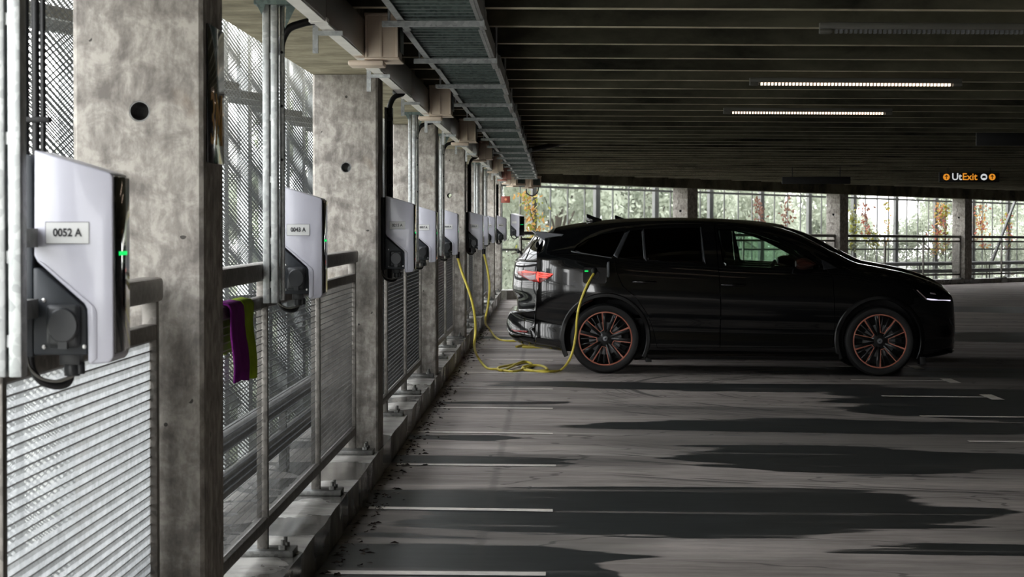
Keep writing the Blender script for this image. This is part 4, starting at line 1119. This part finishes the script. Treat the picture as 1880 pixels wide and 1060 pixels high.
# wheels: black ten-spoke alloys with five copper V outlines
def wheel(ax, sg, rot):
    yo = -.925
    mb = MB(); rt = .355
    mb.lathe([(.268, yo + .03), (.272, yo + .012), (.300, yo + .0), (.333, yo + .006), (.348, yo + .025), (rt, yo + .05), (rt, yo + .18), (.345, yo + .215), (.3, yo + .235), (.268, yo + .21)], 'y', 72, closed=True)
    wh = mb.build('wheel', M['tyre'], car, 0, 35)
    mb = MB(); mb.lathe([(.272, yo + .014), (.262, yo + .012), (.255, yo + .03), (.245, yo + .2), (.262, yo + .21)], 'y', 72, closed=True); mb.build('rim_barrel', M['rimblack'], wh, 0, 35)
    mb = MB(); mb.lathe([(.0, yo + .19), (.24, yo + .19)], 'y', 48); mb.build('inner_shadow_plate', M['cladding'], wh)
    mb = MB(); mb.lathe([(.07, yo + .1), (.165, yo + .1), (.165, yo + .125), (.07, yo + .125)], 'y', 48, closed=True); mb.build('brake_disc', M['disc'], wh, 0, 35)
    mb = MB(); mb.lathe([(.2745, yo + .0135), (.272, yo + .008), (.262, yo + .007), (.259, yo + .013), (.26, yo + .02)], 'y', 72, closed=True); o = mb.build('rim_ring', M['copper'], wh, 0, 40)
    sp_ = MB(); cp = MB()
    def bar(m, r0, a0, r1, a1, w0, w1, y0, y1, dp):
        p, q = Vector((r0 * math.cos(a0), r0 * math.sin(a0))), Vector((r1 * math.cos(a1), r1 * math.sin(a1)))
        d = (q - p).normalized(); n = Vector((-d.y, d.x)); vs = []
        for c, ww, yy in ((p, w0, y0), (q, w1, y1)):
            for s in (-1, 1):
                e = c + n * ww * s; vs += [(e.x, yy, e.y), (e.x, yy + dp, e.y)]
        m.add(vs, [(0, 2, 6, 4), (1, 5, 7, 3), (0, 4, 5, 1), (2, 3, 7, 6), (0, 1, 3, 2), (4, 6, 7, 5)])
    for k in range(5):
        a = math.radians(rot + 72 * k); D = math.radians
        yi, yr = yo + .03, yo + .013
        for s in (-1, 1):
            th = .0075 if s < 0 else .0042
            bar(cp, .088, a + s * D(13), .262, a + s * D(19), .0036, th, yi - .002, yr - .003, .02)
            bar(sp_, .06, a + s * D(26), .262, a + s * D(24.5), .012, .017, yi, yr + .002, .05)
            bar(sp_, .09, a + s * D(16.5), .262, a + s * D(21.5), .01, .012, yi + .002, yr + .001, .04)
        bar(cp, .088, a - D(13), .088, a + D(13), .003, .003, yi - .002, yi - .002, .02)
        for s in (-1, 1): bar(sp_, .07, a + s * D(9), .25, a + s * D(7.2), .008, .008, yi + .035, yr + .045, .03)
    sp_.lathe([(0, yo + .03), (.06, yo + .03), (.092, yo + .034), (.095, yo + .1)], 'y', 40)
    sp_.build('spoke_set', M['rimblack'], wh, .002); cp.build('copper_outline', M['copper'], wh)
    hc = MB(); hc.lathe([(0, yo + .02), (.024, yo + .021), (.028, yo + .026), (.028, yo + .035)], 'y', 28); h_ = hc.build('hub_cap', M['silver'], wh, 0, 40)
    mb = MB(); mb.prism([(-.014, -.004), (-.004, .006), (.012, .012), (.004, .004), (.014, .002), (.002, -.006), (.006, -.013), (-.004, -.008)], 'y', yo + .0175, yo + .0205); mb.build('emblem', M['ink'], h_)
    for k in range(5):
        a = math.radians(rot + 36 + 72 * k); mb = MB(); mb.cyl((.052 * math.cos(a), yo + .024, .052 * math.sin(a)), (.052 * math.cos(a), yo + .04, .052 * math.sin(a)), .0085, 8); mb.build('wheel_nut', M['cladding'], wh)
    wh.location = (ax, 0, .355)
    if sg > 0: wh.rotation_euler = (0, 0, PI)
    return wh
wheel(0, -1, 116.5); wheel(2.765, -1, 74); wheel(0, 1, 90); wheel(2.765, 1, 90)
# underbody mud guards
for ax in (.44, 3.2):
    mb = MB(); mb.box(ax - .03, ax + .03, -.9, -.72, .12, .2); mb.box(ax - .03, ax + .03, .72, .9, .12, .2); mb.build('mud_flap', M['cladding'], car, .005)
CX, CY = .527, 27.06
car.location = (CX, CY, fz(CX)); car.rotation_euler = (0, -FS * .92, 0)
dup(car, (CX + .36, CY + 2.78, fz(CX + .36)), (0, -FS, 0), 'second black car hidden behind the first, only its roof fin showing')

# ------------------------------------------------------------------ yellow charging cables
def cable(pts, label, plug):
    t = thing('charging_cable', label, 'cable', tuple(pts[0]))
    o0 = Vector(pts[0])
    mb = MB(); mb.tube([p - o0 for p in catmull(pts, 8)], .0125, 10); mb.build('sheath', M['yellow'], t, 0, 60)
    mb = MB(); mb.tube([Vector((0, 0, -.012)), Vector((0, 0, .05))], .02, 12); mb.build('station_plug', M['cable'], t, 0, 50)
    if plug:
        q = Vector(pts[-1]) - o0
        mb = MB(); mb.tube([q + Vector((0, 0, -.004)), q + Vector((.006, .04, .02)), q + Vector((.008, .1, .03))], [.016, .024, .034], 12); mb.build('car_plug', M['cable'], t, 0, 50)
    return t
def fl(px, py, up=.014):
    d = 1.5 * F / (py - 411); x = (px - 1015) * d / F; d = (1.5 - fz(x)) * F / (py - 411); x = (px - 1015) * d / F
    return Vector((x, d, fz(x) + up))
cable([W(840, 472, 25.6), W(848, 500, 25.55), W(861, 535, 25.5), W(870, 570, 25.5), W(873, 605, 25.55), W(871, 635, 25.7), fl(876, 664, .06), fl(893, 678), fl(912, 681), fl(945, 685), fl(975, 676, .02), fl(969, 668), fl(945, 672), fl(915, 681, .03), fl(925, 683),
       fl(958, 672, .04), fl(976, 673, .02), fl(958, 681), fl(985, 684), fl(1005, 683, .02), fl(993, 678, .035), fl(965, 678, .03), fl(962, 680), fl(990, 685), fl(1015, 685), fl(1030, 682), W(1044, 664, 25.95), W(1053, 640, 25.9), W(1057.5, 612, 25.9), W(1060.5, 578, 25.85), W(1068, 548, 25.85), W(1080, 520, 25.9), W(1090, 503, 26.0)],
      'nearer yellow charging cable coiled on the floor and plugged into the black car', True)
c2 = [W(888, 465, 30.5), W(894, 490, 30.45), W(898.5, 525, 30.4), W(896, 560, 30.4), W(891, 590, 30.6), fl(897, 613, .08), fl(915, 625), fl(945, 628.5), fl(985, 627), fl(1030, 633), fl(1000, 638), fl(965, 637.5), fl(948, 639), fl(975, 636.5, .03), fl(1000, 640), fl(960, 640), fl(990, 639, .03), fl(1060, 641), fl(1110, 640)]
cable(c2, 'farther yellow charging cable running along the floor behind the tail of the car', False)

# ------------------------------------------------------------------ greenery outside
def leafcloud(n, fn, smin, smax, rr):
    mb = MB()
    for i in range(n):
        c = Vector(fn(rr)); s = rr.uniform(smin, smax)
        a = Vector((rr.gauss(0, 1), rr.gauss(0, 1), rr.gauss(0, .6))).normalized(); b = a.orthogonal().normalized()
        b = (Matrix.Rotation(rr.uniform(0, 6.3), 3, a) @ b); e = a.cross(b)
        mb.add([c - b * s, c - e * s * .5, c + b * s, c + e * s * .5], [(0, 1, 2, 3)])
    return mb
def treeparts(seed, h, rad, n, mats):
    rr = random.Random(seed); blobs = []
    for i in range(26):
        a = rr.uniform(0, 6.3); z = rr.uniform(.12, 1) ; r_ = rad * math.sin(PI * min(1, .18 + z * .8)) * rr.uniform(.35, .95)
        blobs.append((r_ * math.cos(a), r_ * math.sin(a), z * h, rad * rr.uniform(.22, .4)))
    def fn(q):
        b = q.choice(blobs); v = Vector((q.gauss(0, 1), q.gauss(0, 1), q.gauss(0, 1))).normalized() * b[3] * q.random() ** .4
        return (b[0] + v.x, b[1] + v.y, b[2] + v.z * .8)
    fol = leafcloud(int(n * 2.2), fn, .055, .12, rr).mesh('foliage', mats, fix=False)
    tk = MB(); tk.tube(catmull([(0, 0, -.2), (.05, 0, h * .25), (-.05, .05, h * .6), (0, 0, h * .95)], 4), [.17 - .012 * i for i in range(13)], 10)
    for b in blobs[::2]: tk.tube(catmull([(0, 0, b[2] * .55), (b[0] * .4, b[1] * .4, b[2] * .8), (b[0], b[1], b[2])], 3), [.05, .045, .04, .032, .028, .02, .014], 6)
    return fol, tk.mesh('trunk', M['bark'])
V = [treeparts(1, 8.2, 3.0, 9000, M['leafA']), treeparts(2, 7.2, 2.8, 8000, M['leafB']), treeparts(3, 6.0, 2.4, 6000, M['leafA'])]
V += [treeparts(5, 7.0, 2.4, 2600, M['leafY'])]
def tree(v, x, y, s, rz, label, group):
    t = thing('tree', label, 'tree', (x, y, -2.0), rz, group); t.scale = (s, s, s)
    f = link(V[v][0], 'foliage', t); f['kind'] = 'stuff'; link(V[v][1], 'trunk', t)
TG = 'trees beyond the left half of the far mesh screens'; TG2 = 'thin trees beyond the right half of the far mesh screens'; TG3 = 'trees outside the left row of railings'
for i, (x, y, v, s) in enumerate(((-3.2, 78, 0, 1), (.2, 82, 1, 1.05), (3.2, 86, 0, 1), (5.8, 88, 1, 1), (-1.5, 92, 2, 1.4), (2.0, 97, 0, 1.3), (8.2, 94, 2, 1.1), (6.0, 104, 1, 1.4), (-5.5, 84, 1, 1), (-6.5, 70, 2, 1.1), (-4.6, 66, 3, .8))):
    tree(v, x, y, s, i * 1.3, 'leafy green tree outside, seen through the far mesh screens to the left', TG)
for i, (x, y, v, s) in enumerate(((12.0, 112, 1, .8), (19.5, 118, 1, 1), (24, 124, 1, .9), (15, 100, 1, .75))):
    tree(v, x, y, s, i * 2.1, 'pale thin tree outside, seen through the far mesh screens to the right', TG2)
for i, (x, y, v, s) in enumerate(((-7.5, 58, 1, .62), (-5.8, 50, 1, .6), (-11, 60, 2, .8))):
    tree(v, x, y, s, i * 1.7, 'tree outside the garage, seen as green specks through the left mesh screens', TG3)
# clipped hedge outside the left row, added to darken the view through the mesh
rr = random.Random(31)
def hf(q): return (q.gauss(0, .22), q.uniform(17.5, 48), 2.3 * q.random() ** .35)
t = thing('added_hedge', 'dark leafy hedge outside, darkening the view through the mesh of the left railings', 'added_hedge', (-2.95, 0, -2.0))
link(leafcloud(15000, hf, .05, .11, rr).mesh('leaves', M['leafB'], fix=False), 'leaves', t)['kind'] = 'stuff'
for i in range(16):
    y = 18.5 + 1.9 * i; mb = MB(); mb.tube(catmull([(0, y, 0), (.04, y + .1, 1.0), (0, y, 2.2)], 3), .03, 6); mb.build('stem', M['bark'], t, 0, 60)
# climbing plants on the far screens
def vine(u, top, bot, mats, n, label, wd=.3, curl=0):
    """u: picture column; stands just inside the far screens"""
    k = (u - 1015) / F
    b = A0 + EX * (-.8); tt = (k * b.y - b.x) / (EY.x - k * EY.y)
    q = far(-.8, tt); rr = random.Random(int(u)); t = thing('climbing_plant', label, 'climbing plant', (q.x, q.y, q.z - .5), TH)
    H0, H1 = bot + .5, top + .5
    mb = MB(); pts = [(rr.uniform(-.02, .02), wd * .4 * math.sin(z * 2.1 + u) + curl * (z - H0), z) for z in [0 + (H1) * i / 9 for i in range(10)]]
    mb.tube(catmull(pts, 3), .008, 6); mb.build('stem', M['bark'], t, 0, 60)
    for j, mt in enumerate(mats):
        def fn(q_):
            z = H0 + (H1 - H0) * q_.random() ** .9; c = wd * .4 * math.sin(z * 2.1 + u) + curl * (z - H0); cl = .35 + .65 * abs(math.sin(z * 4.3 + j + u))
            return (q_.gauss(0, .04), c + q_.gauss(0, wd * .5 * cl), z + q_.gauss(0, .04))
        o = leafcloud(n // len(mats), fn, .03, .065, rr).mesh('leaves', M[mt], fix=False); link(o, 'leaves', t)['kind'] = 'stuff'
vine(972, 2.15, .8, ['leafY', 'leafO'], 260, 'yellowing climbing plant beside the farthest charger', .5)
vine(1393, 2.2, 1.5, ['leafBr'], 90, 'russet climbing plant above the front door window of the car', .35)
vine(1446, 2.2, .8, ['leafBr'], 130, 'russet climbing plant above the windscreen of the car', .35)
vine(1562, 2.0, .95, ['leafA', 'leafY'], 240, 'green climbing plant right beside the windscreen column', .22)
vine(1588, 2.15, 1.35, ['leafR', 'leafBr'], 110, 'reddish climbing plant right of the green one', .4)
vine(1602, 1.45, 1.05, ['leafY', 'leafA'], 160, 'small yellow green clump on the railing beyond the bonnet', .5)
vine(1625, 2.2, 1.0, ['leafO', 'leafY'], 70, 'sparse yellow climbing plant on the middle post beyond the bonnet', .15)
vine(1718, 2.2, .8, ['leafO', 'leafR', 'leafY'], 210, 'amber and red climbing plant left of the last far column', .55)
vine(1735, 2.2, .9, ['leafBr', 'leafY'], 120, 'dark stemmed climbing plant touching the last far column', .18)
vine(1803, 2.2, 1.0, ['leafR', 'leafO'], 150, 'red leaved climbing plant right of the last far column', .6)
vine(1845, 2.0, 1.0, ['leafR', 'leafY'], 80, 'sparse red climbing plant near the right edge of the photo', .5)
# slanting steel brace at the far right
a, b = far(-.6, 18.2, .6), far(-.6, 20.0, 2.5)
mb = MB(); mb.cyl(a, b, .045, 10); tag(mb.build('steel_brace', M['galvd'], None, 0, 50), 'slanting steel brace behind the railing at the right edge of the photo', 'brace')
